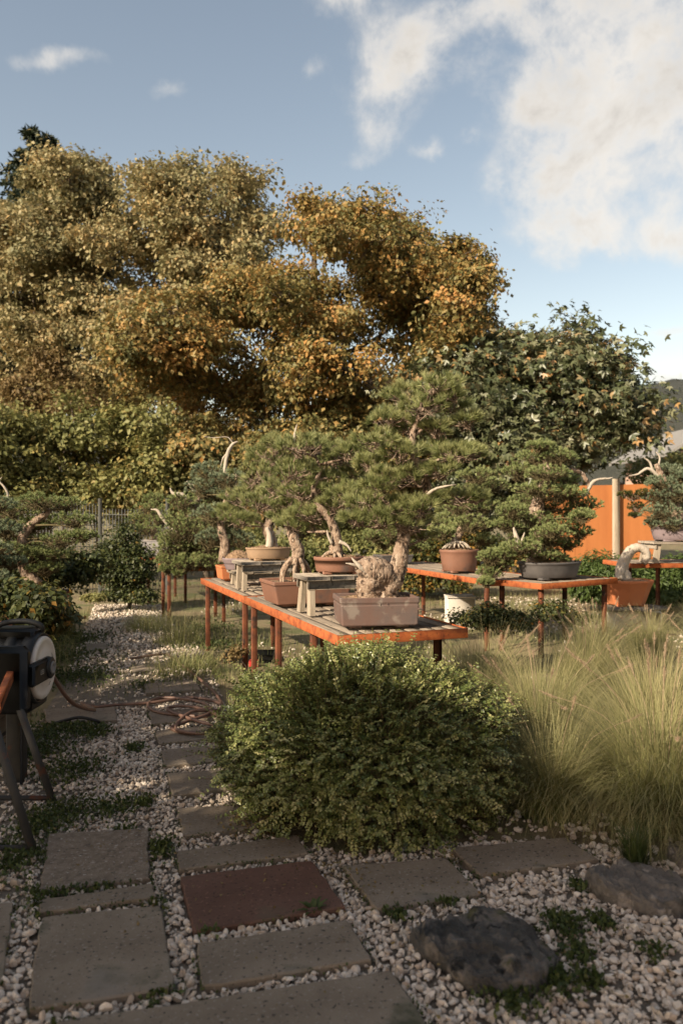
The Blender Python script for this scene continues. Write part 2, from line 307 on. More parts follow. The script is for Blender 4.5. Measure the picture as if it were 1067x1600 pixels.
# foliage: colour by each leaf's tint value
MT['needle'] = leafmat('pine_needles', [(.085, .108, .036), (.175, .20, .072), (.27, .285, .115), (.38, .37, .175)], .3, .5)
MT['juniper'] = leafmat('juniper_scales', [(.095, .13, .046), (.185, .228, .085), (.275, .31, .125), (.34, .355, .155)], .25, .6)
MT['juniper_blue'] = leafmat('grey_juniper_scales', [(.11, .145, .085), (.20, .24, .145), (.29, .325, .20)], .25, .6)
MT['yew'] = leafmat('yew_needles', [(.032, .052, .013), (.062, .095, .022), (.10, .135, .036)], .2, .5)
MT['boxleaf'] = leafmat('small_box_leaves', [(.038, .058, .015), (.088, .115, .030), (.165, .185, .055), (.29, .28, .11), (.42, .38, .19)], .2, .38, .45)
MT['autumn'] = leafmat('autumn_leaves', [(.082, .092, .034), (.165, .152, .055), (.245, .19, .068), (.34, .205, .064), (.38, .185, .055)], .28, .55)
MT['palegreen'] = leafmat('pale_autumn_leaves', [(.125, .125, .056), (.235, .215, .105), (.33, .27, .135), (.39, .255, .10)], .28, .55)
MT['shrubleaf'] = leafmat('shrub_leaves', [(.09, .10, .030), (.16, .165, .055), (.23, .22, .08), (.29, .20, .06)], .28, .55)
MT['russet'] = leafmat('russet_leaves', [(.12, .085, .036), (.18, .12, .048), (.17, .145, .055)], .25, .6)
MT['maple'] = leafmat('maple_leaves', [(.036, .047, .020), (.072, .086, .037), (.12, .13, .062), (.19, .185, .11), (.36, .19, .06)], .16, .42, .45)
MT['conifer'] = leafmat('spruce_needles', [(.018, .028, .014), (.034, .045, .022)], .1, .6)
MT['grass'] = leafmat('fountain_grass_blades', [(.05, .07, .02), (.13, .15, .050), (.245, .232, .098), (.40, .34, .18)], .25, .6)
MT['plume'] = leafmat('grass_plumes', [(.24, .165, .10), (.36, .26, .17), (.44, .34, .24)], .25, .8)
MT['weed'] = leafmat('weed_leaves', [(.022, .036, .010), (.042, .062, .016), (.075, .092, .024), (.15, .13, .05)], .2, .6)
MT['dry'] = leafmat('dry_stalks', [(.16, .115, .055), (.28, .21, .11), (.12, .12, .04)], .2, .7)
MT['tuft'] = leafmat('green_tuft_blades', [(.030, .050, .014), (.055, .08, .022), (.10, .115, .04)], .2, .5)
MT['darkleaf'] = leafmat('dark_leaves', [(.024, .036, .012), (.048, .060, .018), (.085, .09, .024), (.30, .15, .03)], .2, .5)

# ------------------------------------------------------------------ THE SETTING
def sheet(name, x0, x1, y0, y1, z, mat, n=40, amp=0.0):
    xs = np.linspace(x0, x1, n); ys = np.linspace(y0, y1, n); X, Y = np.meshgrid(xs, ys, indexing='ij')
    V = np.stack([X, Y, np.full_like(X, z) + amp * rng.normal(size=X.shape)], -1).reshape(-1, 3)
    i = np.arange(n - 1)[:, None] * n + np.arange(n - 1)[None]; q = np.stack([i, i + n, i + n + 1, i + 1], -1).reshape(-1, 4)
    return MB().add(V, q).build(name, mat)
tag(sheet('ground', -1500, 1500, -600, 2400, 0, MT['soil'], 30), kind='structure')
def inpoly(x, y, poly):
    poly = np.asarray(poly); ins = np.zeros(len(x), bool); j = len(poly) - 1
    for i in range(len(poly)):
        xi, yi = poly[i]; xj, yj = poly[j]
        c = ((yi > y) != (yj > y)) & (x < (xj - xi) * (y - yi) / (yj - yi + 1e-12) + xi); ins ^= c; j = i
    return ins
GRAVEL = [G(*p)[:2] for p in [(-330, 1900), (1500, 1900), (1420, 1400), (1130, 1372), (1010, 1345), (930, 1322), (700, 1318), (560, 1340), (430, 1312), (372, 1200), (352, 1100), (322, 1030), (300, 1000), (262, 972), (250, 945), (150, 945), (132, 985), (118, 1030), (95, 1075), (60, 1130), (0, 1160), (-180, 1230)]]
tri = MB(); gp = np.array(GRAVEL); tri.add(np.column_stack([gp, np.full(len(gp), .004)]), np.arange(len(gp))[::-1][None])
tag(tri.build('gravel_path', MT['bed']), kind='structure')
# hills along the horizon
hx = np.linspace(-1500, 1800, 220); hm = MB()
for row, (yy, k) in enumerate(((560, 0.0), (640, .55), (760, .9), (900, 1.0), (1150, .6))):
    prof = 84 + 56 * np.exp(-((hx - 330) / 260) ** 2) + 34 * np.exp(-((hx + 700) / 420) ** 2) + 5 * np.sin(hx / 47) + 3.5 * np.sin(hx / 19 + 1)
    prof = np.maximum(prof, 0) * k * (yy / 900 * .35 + .65) + (rng.normal(size=len(hx)) * 1.4 if k else 0)
    hm.add(np.column_stack([hx, np.full(len(hx), yy) + 12 * np.sin(hx / 80), prof - .5]), [])
n = len(hx); hm.F = [np.concatenate([np.stack([r * n + np.arange(n - 1), r * n + np.arange(1, n), (r + 1) * n + np.arange(1, n), (r + 1) * n + np.arange(n - 1)], 1) for r in range(4)])]
tag(hm.build('hills', MT['hill']), kind='structure')

# ------------------------------------------------------------------ trees behind the garden
def tree(name, label, lobes, d, base, mat, nclump, nleaf, lsize, cr, cat='tree', group=None, trunk_r=.16, seed=1, spread=2.2, star=False, hue=0.0, wide=.68, limbs=True, dens_floor=.35, barkmat='bark_dark', extra=0, dyp=0):
    r = np.random.RandomState(seed); base = np.asarray(base, float)
    lobes = [(a, b + dyp, c, e) for a, b, c, e in lobes]; root = empty(name, base, label, cat, group); cr_mb = MB(); tk = MB()
    C = []; RR = []
    for (px, py, rx, ry) in lobes:
        dd = d + r.uniform(-1, 1) * spread; c = P(px, py, dd); C.append(c); k0 = .80 if extra else 1.0; RR.append((k0 * rx * d / F, k0 * (rx + ry) / 2 * d / F * .9, k0 * ry * d / F))
    for k in range(extra):
        l0 = lobes[r.randint(len(lobes))]; a = r.uniform(0, 6.283); f = r.uniform(.2, .95); q = r.uniform(18, 40) * d / F; C.append(P(l0[0] + math.cos(a) * l0[2] * f, l0[1] - math.sin(a) * l0[3] * f, d + r.uniform(-1.2, .6) * spread)); RR.append((q, q, q * .75))
    nmain = len(lobes)
    for k in range(extra):
        l0 = lobes[r.randint(len(lobes))]; a = R(r.uniform(15, 165)); q = r.uniform(7, 17) * d / F; dd = d + r.uniform(-.7, .7) * spread; f = r.uniform(.85, 1.12)
        C.append(P(l0[0] + math.cos(a) * l0[2] * f, l0[1] - math.sin(a) * l0[3] * f, dd)); RR.append((q * 1.2, q, q * .8))
    C = np.array(C); RR = np.array(RR); wgt = (RR[:, 0] * RR[:, 2]) ** .8; wgt = wgt / wgt.sum()
    li = r.choice(len(C), nclump, p=wgt); u = nrm(r.normal(size=(nclump, 3))); rad = r.uniform(dens_floor, 1, nclump) ** .55
    K = C[li] + u * rad[:, None] * RR[li] * (1 + .17 * r.normal(size=(nclump, 1))); K[:, 2] = np.maximum(K[:, 2], .25)
    if extra:
        ns = max(8, nclump // 10); sub = r.randint(0, ns, nclump); srad = cr * r.uniform(.7, 1.7, ns); K = K[:ns][sub] + np.clip(r.normal(size=(nclump, 3)), -1.6, 1.6) * np.array([.8, .8, .42]) * srad[sub][:, None]; li = li[:ns][sub]; u = nrm(u[:ns][sub] + r.normal(size=(nclump, 3)) * .25); K[:, 2] = np.maximum(K[:, 2], .25)
    outw = nrm(u * np.array([1, 1, 1]) + np.array([0, 0, .35]))
    ct = np.clip(r.normal(.45 + hue, .10, nclump) + (r.normal(0, .13, ns)[sub] if extra else 0), 0, 1)
    if star: ct[r.uniform(size=nclump) < .055] = 1.15
    # leaves hang round each clump, along short twigs
    idx = np.repeat(np.arange(nclump), nleaf); m = len(idx)
    off = np.clip(r.normal(size=(m, 3)), -1.7, 1.7) * (cr * r.uniform(.45, 1.45, nclump)[idx])[:, None] * np.array([.62, .62, .42]); pos = K[idx] + off
    Nn = nrm(outw[idx] * .55 + nrm(off) * .35 + r.normal(size=(m, 3)) * .5 + np.array([0, 0, .4])); D = r.normal(size=(m, 3)) * .6 + np.array([0, 0, -.55]) + nrm(off) * .4
    D = nrm(D - Nn * (D * Nn).sum(1, keepdims=True)); S = np.cross(Nn, D); ln = lsize * r.uniform(.6, 1.3, m); a = np.clip(ct[idx] + r.normal(0, .21, m), 0, 1)
    if star:
        leaf_cards(cr_mb, pos, D, S, ln, ln * .42, .12, a)
        for sg in (-1, 1):
            D2 = nrm(D * .55 + S * sg * .85); S2 = nrm(np.cross(D2, np.cross(D, S))); leaf_cards(cr_mb, pos + D * (ln * .08)[:, None], D2, S2, ln * .75, ln * .36, .1, a)
    else: leaf_cards(cr_mb, pos, D, S, ln, ln * wide, .14, a)
    # trunk, limbs and twigs
    top = C[np.argmax(C[:, 2] * 1.0 - np.abs(C[:, 0] - base[0]) * .6)]; mid = base + (top - base) * .45 + np.array([r.uniform(-.2, .2), 0, 0])
    tube(tk, [base, base + (mid - base) * .5, mid, base + (top - base) * .75, top], [trunk_r * 1.25, trunk_r, trunk_r * .75, trunk_r * .45, trunk_r * .15], 9, .5, .05)
    tk.build('trunk', MT[barkmat], root); tk = MB()
    if limbs:
        for c, R3 in zip(C[:nmain], RR[:nmain]):
            c = c + np.array([0, .35 * spread, 0]); t = r.uniform(.2, .6); s = base + (top - base) * min(t, max(.12, (c[2] - base[2]) / max(.5, top[2] - base[2]) - .2)); m2 = (s + c) / 2 + np.array([0, 0, -.08 * np.linalg.norm(c - s)])
            tube(tk, [s, m2, c], [trunk_r * .34, trunk_r * .2, trunk_r * .06], 6, .5, .05)
        A = C[li] + (K - C[li]) * .25; twigs(tk, A, K, trunk_r * .075, trunk_r * .02, .5); tag(tk.build('branches', MT[barkmat], root), kind='stuff')
    o = cr_mb.build('crown', mat, root); return root
tree('broadleaf_tree', 'tall pale olive autumn tree at the far left, dark spruce rising behind it', [(110, 295, 62, 45), (30, 345, 50, 45), (150, 258, 20, 24), (100, 252, 20, 20), (120, 380, 95, 70), (40, 440, 75, 80), (140, 480, 85, 70), (70, 545, 95, 70), (-40, 380, 60, 90), (-50, 520, 70, 90), (20, 610, 90, 60)], 27, (-10.6, 27.5, 0), MT['palegreen'], 2300, 48, .14, .34, seed=11, trunk_r=.24, dyp=20, extra=60, group='autumn trees behind the garden')
tree('broadleaf_tree', 'tall olive autumn tree with sky showing through its upper right crown', [(300, 285, 62, 38), (375, 300, 40, 40), (225, 320, 60, 42), (270, 370, 90, 60), (375, 362, 36, 40), (180, 420, 70, 60), (310, 440, 90, 60), (215, 500, 90, 60), (200, 590, 90, 60), (385, 425, 36, 40)], 25, (-5.2, 25.5, 0), MT['palegreen'], 1900, 48, .135, .33, seed=12, trunk_r=.22, dyp=16, extra=60, hue=.06, group='autumn trees behind the garden')
tree('broadleaf_tree', 'widest orange and olive autumn tree filling the middle behind the bonsai', [(508, 340, 38, 32), (565, 362, 55, 40), (640, 395, 70, 45), (695, 415, 42, 30), (722, 450, 36, 34), (705, 505, 48, 46), (435, 468, 76, 48), (540, 460, 100, 75), (650, 490, 100, 70), (330, 480, 80, 75), (255, 540, 75, 75), (420, 560, 110, 80), (560, 585, 110, 80), (300, 620, 100, 70), (450, 655, 110, 60), (610, 655, 90, 60), (700, 580, 70, 55)], 20, (-.9, 20.5, 0), MT['autumn'], 3600, 46, .113, .28, seed=13, trunk_r=.22, dyp=10, extra=110, group='autumn trees behind the garden')
tree('maple_tree', 'dark green broad-leaved tree with hanging orange leaf sprays beside the rust fence', [(715, 575, 70, 50), (815, 560, 75, 40), (890, 562, 46, 34), (690, 620, 60, 60), (780, 640, 100, 75), (880, 630, 85, 70), (945, 640, 46, 42), (860, 695, 90, 40), (925, 695, 52, 36), (985, 662, 20, 28), (760, 700, 70, 50), (820, 600, 90, 60)], 18.2, (4.0, 18.6, 0), MT['maple'], 1500, 16, .16, .35, seed=14, trunk_r=.1, star=True, extra=44, spread=1.1, hue=-.04)
def spruce(px, py_top, d, label, seed):
    r = np.random.RandomState(seed); top = P(px, py_top, d); base = np.array([top[0], d, 0.]); root = empty('spruce_tree', base, label, 'tree'); tk = MB(); cr = MB()
    tube(tk, [base, top], [.2, .02], 7, .5, .03, smooth=False); tk.build('trunk', MT['bark_dark'], root)
    for k in range(620):
        t = r.uniform(0, 1) ** .8; z = top[2] - t * (top[2] - 6); R0 = .2 + (top[2] - z) * .52; az = r.uniform(0, 6.283); n2 = 26
        s = np.linspace(.1, 1, n2) * R0 * r.uniform(.7, 1.05); dirv = np.array([math.cos(az), math.sin(az), 0]); pos = np.array([base[0], base[1], z]) + dirv * s[:, None]; pos[:, 2] += -.25 * s + .12 * s * s / R0
        D = nrm(dirv * .6 + r.normal(size=(n2, 3)) * .6 + np.array([0, 0, -.4])); leaf_cards(cr, pos, D, nrm(np.cross(D, r.normal(size=(n2, 3)))), .30, .10, .1, r.uniform(0, 1, n2))
    cr.build('crown', MT['conifer'], root)
spruce(50, 200, 32, 'dark spruce top poking above the pale trees at the far left', 3)
spruce(76, 212, 32.5, 'shorter second spruce tip beside the dark far left spruce', 4)
G_SH = 'shrubs along the garden edge'
shr = [('yellow green shrub mass at the far left above the shaded bonsai', [(20, 680, 70, 45), (-40, 700, 60, 60), (60, 730, 70, 50), (0, 770, 90, 50)], 17, (-7.0, 17.4, 0), 'shrubleaf', 0, 380),
       ('light green shrub with pointed leaves above the wire fence', [(120, 670, 70, 38), (200, 680, 60, 40), (150, 730, 90, 50), (235, 735, 55, 50), (120, 780, 90, 40), (200, 785, 80, 40)], 17.5, (-5.3, 17.9, 0), 'shrubleaf', .04, 480),
       ('shrub with a patch of orange leaves beside the light green shrub', [(290, 720, 60, 45), (330, 760, 70, 50), (260, 780, 60, 50), (380, 720, 60, 50), (400, 780, 70, 50)], 17, (-2.9, 17.4, 0), 'autumn', -.16, 430),
       ('olive shrub behind the two middle pine bonsai', [(470, 720, 80, 50), (540, 740, 80, 50), (480, 790, 90, 50), (600, 720, 70, 50), (580, 790, 90, 50)], 18, (-.3, 18.4, 0), 'autumn', -.22, 460),
       ('dark green shrub at the foot of the maple', [(690, 730, 80, 55), (780, 760, 80, 50), (700, 800, 90, 50), (840, 780, 80, 50)], 19.6, (3.4, 20, 0), 'maple', -.1, 330),
       ('small russet shrub under the pale far left tree', [(85, 590, 42, 28), (60, 620, 50, 30), (120, 630, 50, 26)], 21, (-7.5, 21.3, 0), 'russet', 0, 160),
       ('olive shrub at the right edge below the wooded hill', [(1050, 735, 36, 22), (1100, 745, 50, 34), (1020, 760, 36, 24), (1070, 780, 60, 40)], 22, (9.6, 22.3, 0), 'shrubleaf', -.1, 220)]
for i, (lb, lo, d, b, mt, hu, nc) in enumerate(shr):
    tree('garden_shrub', lb, lo, d, b, MT[mt], int(nc * 1.9), 34, .11, .23, 'shrub', G_SH, .06, 30 + i, 1.0, hue=hu, extra=14)

# ------------------------------------------------------------------ unseen tree behind the camera, crown shaped to cast the foreground shade
def shade_tree():
    r = np.random.RandomState(5); base = np.array([-7.2, -3.4, 0.]); n = 12000
    x = r.uniform(-5.5, 2.7, n); y = r.uniform(.4, 9.6, n)
    edge = 3.78 + .12 * np.sin(x * 5) + .10 * np.sin(x * 11 + 1) + .98 * np.exp(-((x - .86) / .40) ** 2) - .30 * np.clip(x - 1.0, 0, 2)
    keep = (y < edge); keep |= (x < -1.25 - .16 * (y - 4)) & (y < 6.9) & (r.uniform(size=n) < .66); keep |= (x < -.15) & (y > 3.7) & (y < 6.4) & (np.sin(x * 9 + y * 4) + np.sin(y * 10 - x * 3) > .35) & (r.uniform(size=n) < .75)
    g = np.column_stack([x, y, np.zeros(n)])[keep]; h = r.uniform(2.9, 6.2, len(g)); Lv = np.array(L); c = g + Lv * (h / Lv[2])[:, None]  # leaf clusters placed by projecting the wanted ground shadow toward the sun
    root = empty('shade_tree', base, 'unseen leafy tree behind the camera with its crown shaped to shade the near slabs', 'tree'); cr = MB(); tk = MB()
    idx = np.repeat(np.arange(len(c)), 7); m = len(idx); pos = c[idx] + r.normal(size=(m, 3)) * .11
    D = rvec(m, r); leaf_cards(cr, pos, D, nrm(np.cross(D, r.normal(size=(m, 3)))), .16 * r.uniform(.7, 1.2, m), .10, .1, r.uniform(.1, .7, m))
    cr.build('crown', MT['shrubleaf'], root); ctr = c.mean(0)
    tube(tk, [base, base * .6 + ctr * .4, ctr], [.22, .16, .05], 8, .5, .05)
    for k in r.choice(len(c), 26, replace=False): tube(tk, [base * .55 + ctr * .45, (ctr + c[k]) / 2 + np.array([0, 0, -.3]), c[k]], [.07, .05, .01], 5, .5)
    tk.build('trunk', MT['bark_dark'], root)
shade_tree()
def added_side_tree():  # added out-of-frame tree, crown aimed along the sun to shade the left bonsai
    r = np.random.RandomState(15); n = 1000; tgt = np.column_stack([r.uniform(-5.4, -2.8, n), r.uniform(5.6, 9.2, n), r.uniform(.5, 1.5, n)]); tgt = tgt[(tgt[:, 0] < -3.5 - .06 * (tgt[:, 1] - 6)) & (r.uniform(size=n) < .8)]; c = tgt + np.array(L) * r.uniform(2.4, 4.2, len(tgt))[:, None]; c = c[c[:, 0] < -c[:, 1] * .5 - .4]
    base = np.array([c[:, 0].mean() - .3, c[:, 1].mean(), 0]); root = empty('added_side_tree', base, 'unseen leafy tree added left of the frame to shade the left bonsai', 'tree'); cr = MB(); tk = MB(); idx = np.repeat(np.arange(len(c)), 8); m = len(idx); pos = c[idx] + r.normal(size=(m, 3)) * .12; D = rvec(m, r)
    leaf_cards(cr, pos, D, nrm(np.cross(D, r.normal(size=(m, 3)))), .13 * r.uniform(.7, 1.2, m), .085, .1, r.uniform(.1, .7, m)); cr.build('crown', MT['shrubleaf'], root); ctr = c.mean(0); tube(tk, [base, base * .5 + ctr * .5, ctr], [.13, .10, .04], 8, .5, .05)
    for k in r.choice(len(c), 20, replace=False): tube(tk, [base * .4 + ctr * .6, (ctr + c[k]) / 2 + np.array([0, 0, -.15]), c[k]], [.04, .03, .008], 5, .5)
    tk.build('trunk', MT['bark_dark'], root)
added_side_tree()

def sky_block_house():  # unseen house added only to block sky light from behind right
    root = empty('sky_blocker_house', (8.5, -7, 0), 'unseen plastered house added behind the camera on the right to block sky light', 'house'); mb = MB(); box(mb, (8.5, -7, 2.7), (8, 9, 5.4), bev=.02); mb.build('wall', MT['plaster'], root)
    for s in (-1, 1):
        mb = MB(); a = np.array([8.5 + s * 4.5, -12, 5.1]); b = np.array([8.5, -12, 8.3]); t = np.array([0, 0, .2]); e = np.array([0, 10, 0]); mb.add([a, b, b + t, a + t, a + e, b + e, b + e + t, a + e + t], np.array([[0, 1, 2, 3], [7, 6, 5, 4], [0, 4, 5, 1], [3, 2, 6, 7], [0, 3, 7, 4], [1, 5, 6, 2]])); mb.build('roof', MT['terra'], root, smooth=False)
    for y in (-9.5, -6.5, -4):
        mb = MB(); box(mb, (4.48, y, 1.7), (.1, 1.2, 1.4)); f = mb.build('window', MT['palewood'], root); mb = MB(); box(mb, (4.42, y, 1.7), (.03, 1.0, 1.2)); mb.build('pane', MT['glassd'], f)
sky_block_house()
# ------------------------------------------------------------------ far right: mast, wire, house, rust fence
mast = empty('lattice_mast', (P(1019, 800, 25)[0], 25, 0), 'thin grey green lattice mast beside the maple below the hill', 'mast'); mx0 = P(1019, 800, 25)[0]
for dx in (-.09, .09):
    mb = MB(); box(mb, (mx0 + dx, 25, 2.4), (.035, .05, 4.8), bev=.003); mb.build('upright', MT['galv'], mast)
mb = MB()
for k in range(14): tube(mb, [(mx0 - .09 * (-1) ** k, 25, .2 + k * .33), (mx0 + .09 * (-1) ** k, 25, .53 + k * .33)], .012, 5, smooth=False)
mb.build('bracing', MT['galv'], mast)
wz = P(1019, 638, 25)[2]
mb = MB(); tube(mb, [(mx0, 25, wz - .02), (mx0 + 6, 25.6, wz - .12), (mx0 + 14, 26.5, wz + .05)], .022, 5); tag(ground_origin(mb.build('overhead_wire', MT['galv'])), 'overhead wire running right from the lattice mast', 'wire')
def house():
    d = 42.; x0 = P(1046, 0, d)[0]; ridge = P(1125, 0, d)[0]; ze = P(0, 704, d)[2]; zr = P(0, 662, d)[2]
    root = empty('house', (ridge, d + 4, 0), 'pink plastered house with a pale pitched roof at the far right edge', 'house')
    x1 = 2 * ridge - x0; mb = MB(); V = [(x0 + .5, d, 0), (x1 - .5, d, 0), (x1 - .5, d, ze - .1), (ridge, d, zr - .25), (x0 + .5, d, ze - .1)]; V2 = [(a, d + 8, c) for a, b, c in V]
    mb.add(V + V2, [np.array([[0, 1, 2, 3, 4]]), np.array([[9, 8, 7, 6, 5]]), np.array([[0, 4, 9, 5], [1, 6, 7, 2]])]); mb.build('wall', MT['plaster'], root, smooth=False)
    for s, xe in ((0, x0 - .4), (1, x1 + .4)):
        mb = MB(); a = np.array([xe, d - .4, ze - .35]); b = np.array([ridge, d - .4, zr]); t = np.array([0, 0, .18]); e = np.array([0, 8.8, 0])
        mb.add([a, b, b + t, a + t, a + e, b + e, b + e + t, a + e + t], np.array([[0, 1, 2, 3], [7, 6, 5, 4], [0, 4, 5, 1], [3, 2, 6, 7], [0, 3, 7, 4], [1, 5, 6, 2]])); mb.build('roof', MT['rooft'], root, smooth=False)
    for wx in (x0 + 1.9, ridge + .8):
        mb = MB(); box(mb, (wx, d - .02, ze - 1.6), (1.1, .1, 1.3)); f = mb.build('window', MT['rooft'], root); mb = MB(); box(mb, (wx, d - .08, ze - 1.6), (.9, .03, 1.1)); mb.build('pane', MT['glassd'], f)
house()
def rustfence():
    d = 16.; a = P(842, 0, d)[0]; zt = P(0, 759, d)[2]; root = empty('rust_fence', (a + 2, d, 0), 'orange rusted steel fence with a pale post beside the maple', 'fence')
    edges = [a + i * .80 for i in range(9)]; pp = P(960, 0, d)[0]; sh = pp - edges[2]; edges = [e + sh for e in edges]
    for i in range(3):
        mb = MB(); c = (edges[i] + edges[i + 1]) / 2; slope = .04 * (i - 2); V = []
        nx = 9
        for j in range(nx):
            x = edges[i] + .003 + (edges[i + 1] - edges[i] - .006) * j / (nx - 1); yy = d + (.0025 if j % 2 else 0)
            V += [(x, yy, .02), (x, yy, zt + .02 * (i - 1) + .02 * j / nx), (x, yy + .02, zt + .02 * (i - 1) + .02 * j / nx), (x, yy + .02, .02)]
        q = []
        for j in range(nx - 1):
            o = 4 * j; q += [[o, o + 4, o + 5, o + 1], [o + 1, o + 5, o + 6, o + 2], [o + 2, o + 6, o + 7, o + 3]]
        q += [[0, 1, 2, 3], [4 * nx - 1, 4 * nx - 2, 4 * nx - 3, 4 * nx - 4]]; mb.add(V, np.array(q)); mb.build('panel', MT['corten'], root, smooth=False)
        if i in (2, 5):
            mb = MB(); box(mb, (edges[i], d - .065, (zt + .14) / 2), (.115, .11, zt + .14), bev=.006); mb.build('post', MT['palewood'], root)
    mb = MB(); box(mb, (edges[2] + .16, d + .09, (zt + .1) / 2), (.1, .1, zt + .1)); p = mb.build('back_post', MT['galv'], root)
rustfence()
# wire mesh fence, far left
def wirefence():
    d = 15.0; xa = P(20, 0, d)[0]; xb = P(262, 0, d)[0]; zt = P(0, 787, d)[2]; root = empty('wire_fence', ((xa + xb) / 2, d, 0), 'grey welded wire fence behind the shaded left bonsai', 'fence')
    pts = [xa, P(157, 0, d)[0], xb]
    for p in pts: mb = MB(); box(mb, (p, d, (zt + .1) / 2), (.06, .06, zt + .1)); mb.build('post', MT['galv'], root)
    for i in range(2):
        mb = MB(); zz = zt if i == 0 else zt - .1
        for x in np.arange(pts[i] + .06, pts[i + 1] - .04, .058): tube(mb, [(x, d, .05), (x, d, zz)], .0065, 4, smooth=False)
        for z in np.arange(.1, zz, .2): tube(mb, [(pts[i] + .03, d - .01, z), (pts[i + 1] - .03, d - .01, z)], .007, 4, smooth=False)
        tag(mb.build('wire_mesh', MT['galv'], root), kind='stuff')
wirefence()

# ------------------------------------------------------------------ tables
def table(label, corner, u, Ln, W, z=.8, group='rusted steel bonsai tables', name='bonsai_table', rim='rust', legs=None, slat=.088, rimh=.064, seed=0, legmat='rust_dark'):
    """corner = near left top corner; u = direction of the left long side (away from the camera)"""
    r = np.random.RandomState(seed + 50); u = np.array(u) / np.linalg.norm(u); v = np.array([u[1], -u[0]]); c = np.array(corner[:2]) + u * Ln / 2 + v * W / 2
    ang = math.atan2(v[1], v[0]); root = empty(name, (c[0], c[1], 0), label, 'table', group, ang); hw, hl = W / 2, Ln / 2
    for (cx, cy, sx, sy) in ((0, -hl + .004, W, .008), (0, hl - .004, W, .008), (-hw + .004, 0, .008, Ln - .018), (hw - .004, 0, .008, Ln - .018)):
        mb = MB(); box(mb, (cx, cy, z - rimh / 2), (sx, sy, rimh), bev=.002); mb.build('rim', MT[rim], root, True)
    k = int((W - .03) / slat); step = (W - .03) / k
    for i in range(k):
        mb = MB(); box(mb, (-hw + .015 + step * (i + .5) + r.uniform(-.002, .002), r.uniform(-.003, .003), z - .016 + r.uniform(-.003, .003)), (step - r.uniform(.012, .02), Ln - .03, .022), a=r.uniform(), bev=.003); mb.build('plank', MT['planks'], root, True)
    for y in np.linspace(-hl + .25, hl - .25, 3):
        mb = MB(); box(mb, (0, y, z - .045), (W - .03, .03, .03)); mb.build('crossbar', MT[legmat], root, True)
    for (lx, ly) in (legs or [(-hw + .05, -hl + .16), (hw - .09, -hl + .16), (-hw + .05, hl - .12), (hw - .09, hl - .12)]):
        mb = MB(); box(mb, (lx, ly, (z - rimh) / 2), (.045, .045, z - rimh - .002), bev=.003); mb.build('leg', MT[legmat], root, True)
    return root
U = np.array([-.35, .937]); Vv = np.array([.937, .35])
A0 = G(527, 993, .8); J0 = A0[:2] + U * 2.44
table('near rusted table carrying the tall pine in its rectangular pot', A0, U, 2.43, .90, seed=1, legs=[(-.40, -.62), (.33, -1.02), (-.40, 1.02), (.36, 1.02), (-.40, .25), (.36, .2)])
table('second rusted table butted behind the near table with the grey bench on it', J0 + U * .003, U, 2.05, .88, seed=2, legs=[(-.39, -.9), (.36, -.9), (-.39, .86), (.36, .86)])
gb = G(276, 972); table('small square rusted table under the drooping left juniper', (gb[0] - .04, 10.8, .8), U, .86, .9, seed=3)
fb = np.array([-3.21, 13.15]); table('far rusted table with a pale grey pot by the dark shrub', fb, U, 1.4, .75, seed=4)
bc = G(766, 907, .8); table('long rusted table at centre right with a round brown pot on it', bc, U, 3.3, .85, seed=5)
UC = np.array([-.57, .82]); cc = np.array([2.09, 8.33]); table('rusted table turned to the right under the big dark-potted juniper', cc, UC, .72, 1.28, seed=6, legs=[(-.56, -.28), (.5, -.28), (-.56, .28), (.5, .28)])
table('rusted table cut by the right edge with a wooden stand on it', (3.92, 10.75), (-.12, .99), .9, 1.5, z=.855, seed=7, legs=[(-.36, -.40), (.6, -.40), (-.36, .40), (.6, .40)])
table('low shaded table at the far left behind the hose reel', (-3.95, 7.6), (-.2, .98), 2.6, 1.0, z=.55, seed=8)

# stands / stools: planked top, end boards, four splayed legs
def stand(label, c, rz, sx, sy, h, zb, mat, name='wooden_stand', splay=.12, group='wooden display stands', planks=3, legw=.06):
    root = empty(name, (c[0], c[1], zb), label, 'stand', group, rz)
    for i in range(planks):
        mb = MB(); wy = sy / planks; box(mb, (0, -sy / 2 + wy * (i + .5), h - .016), (sx, wy - .006, .032), a=random.random()); mb.build('plank', MT[mat], root, True)
    for s in (-1, 1):
        mb = MB(); box(mb, (s * (sx / 2 - .045), 0, h - .066), (.03, sy * .92, .064)); mb.build('end_board', MT[mat], root, True)
    for s in (-1, 1):
        for t in (-1, 1):
            a = R(90) * splay * s; mb = MB(); hh = h - .04
            top = np.array([s * (sx / 2 - .085), t * (sy / 2 - .06), h - .034]); bot = top + np.array([s * splay * hh, t * .01, -hh]); bot[2] = .001
            X = np.array([legw / 2, 0, 0]); Y = np.array([0, .019, 0])
            V = [bot - X - Y, bot + X - Y, bot + X + Y, bot - X + Y, top - X - Y, top + X - Y, top + X + Y, top - X + Y]
            mb.add(V, np.array([[3, 2, 1, 0], [4, 5, 6, 7], [0, 1, 5, 4], [1, 2, 6, 5], [2, 3, 7, 6], [3, 0, 4, 7]])); mb.build('leg', MT['palewood'], root, True, smooth=False)
    return root
def tw(s, t):   # a point on the near tables: s along the left side from the near corner, t across
    return A0[:2] + U * s + Vv * t
rzT = math.atan2(Vv[1], Vv[0])
st1 = tw(1.02, .36); stand('weathered wooden stand with splayed pale legs beside the tall pine', st1, rzT + R(90), .34, .56, .285, .805, 'greywood', splay=.16, legw=.075)
st2 = tw(2.98, .36); stand('grey wooden bench under the tan pot with the white-trunked pine', st2, rzT + R(90), .40, .60, .275, .805, 'greywood', splay=.03)
st3 = tw(3.5, .42); stand('low pale slatted stand behind the grey bench', st3, rzT + R(90), .36, .6, .15, .805, 'palewood', splay=.0)
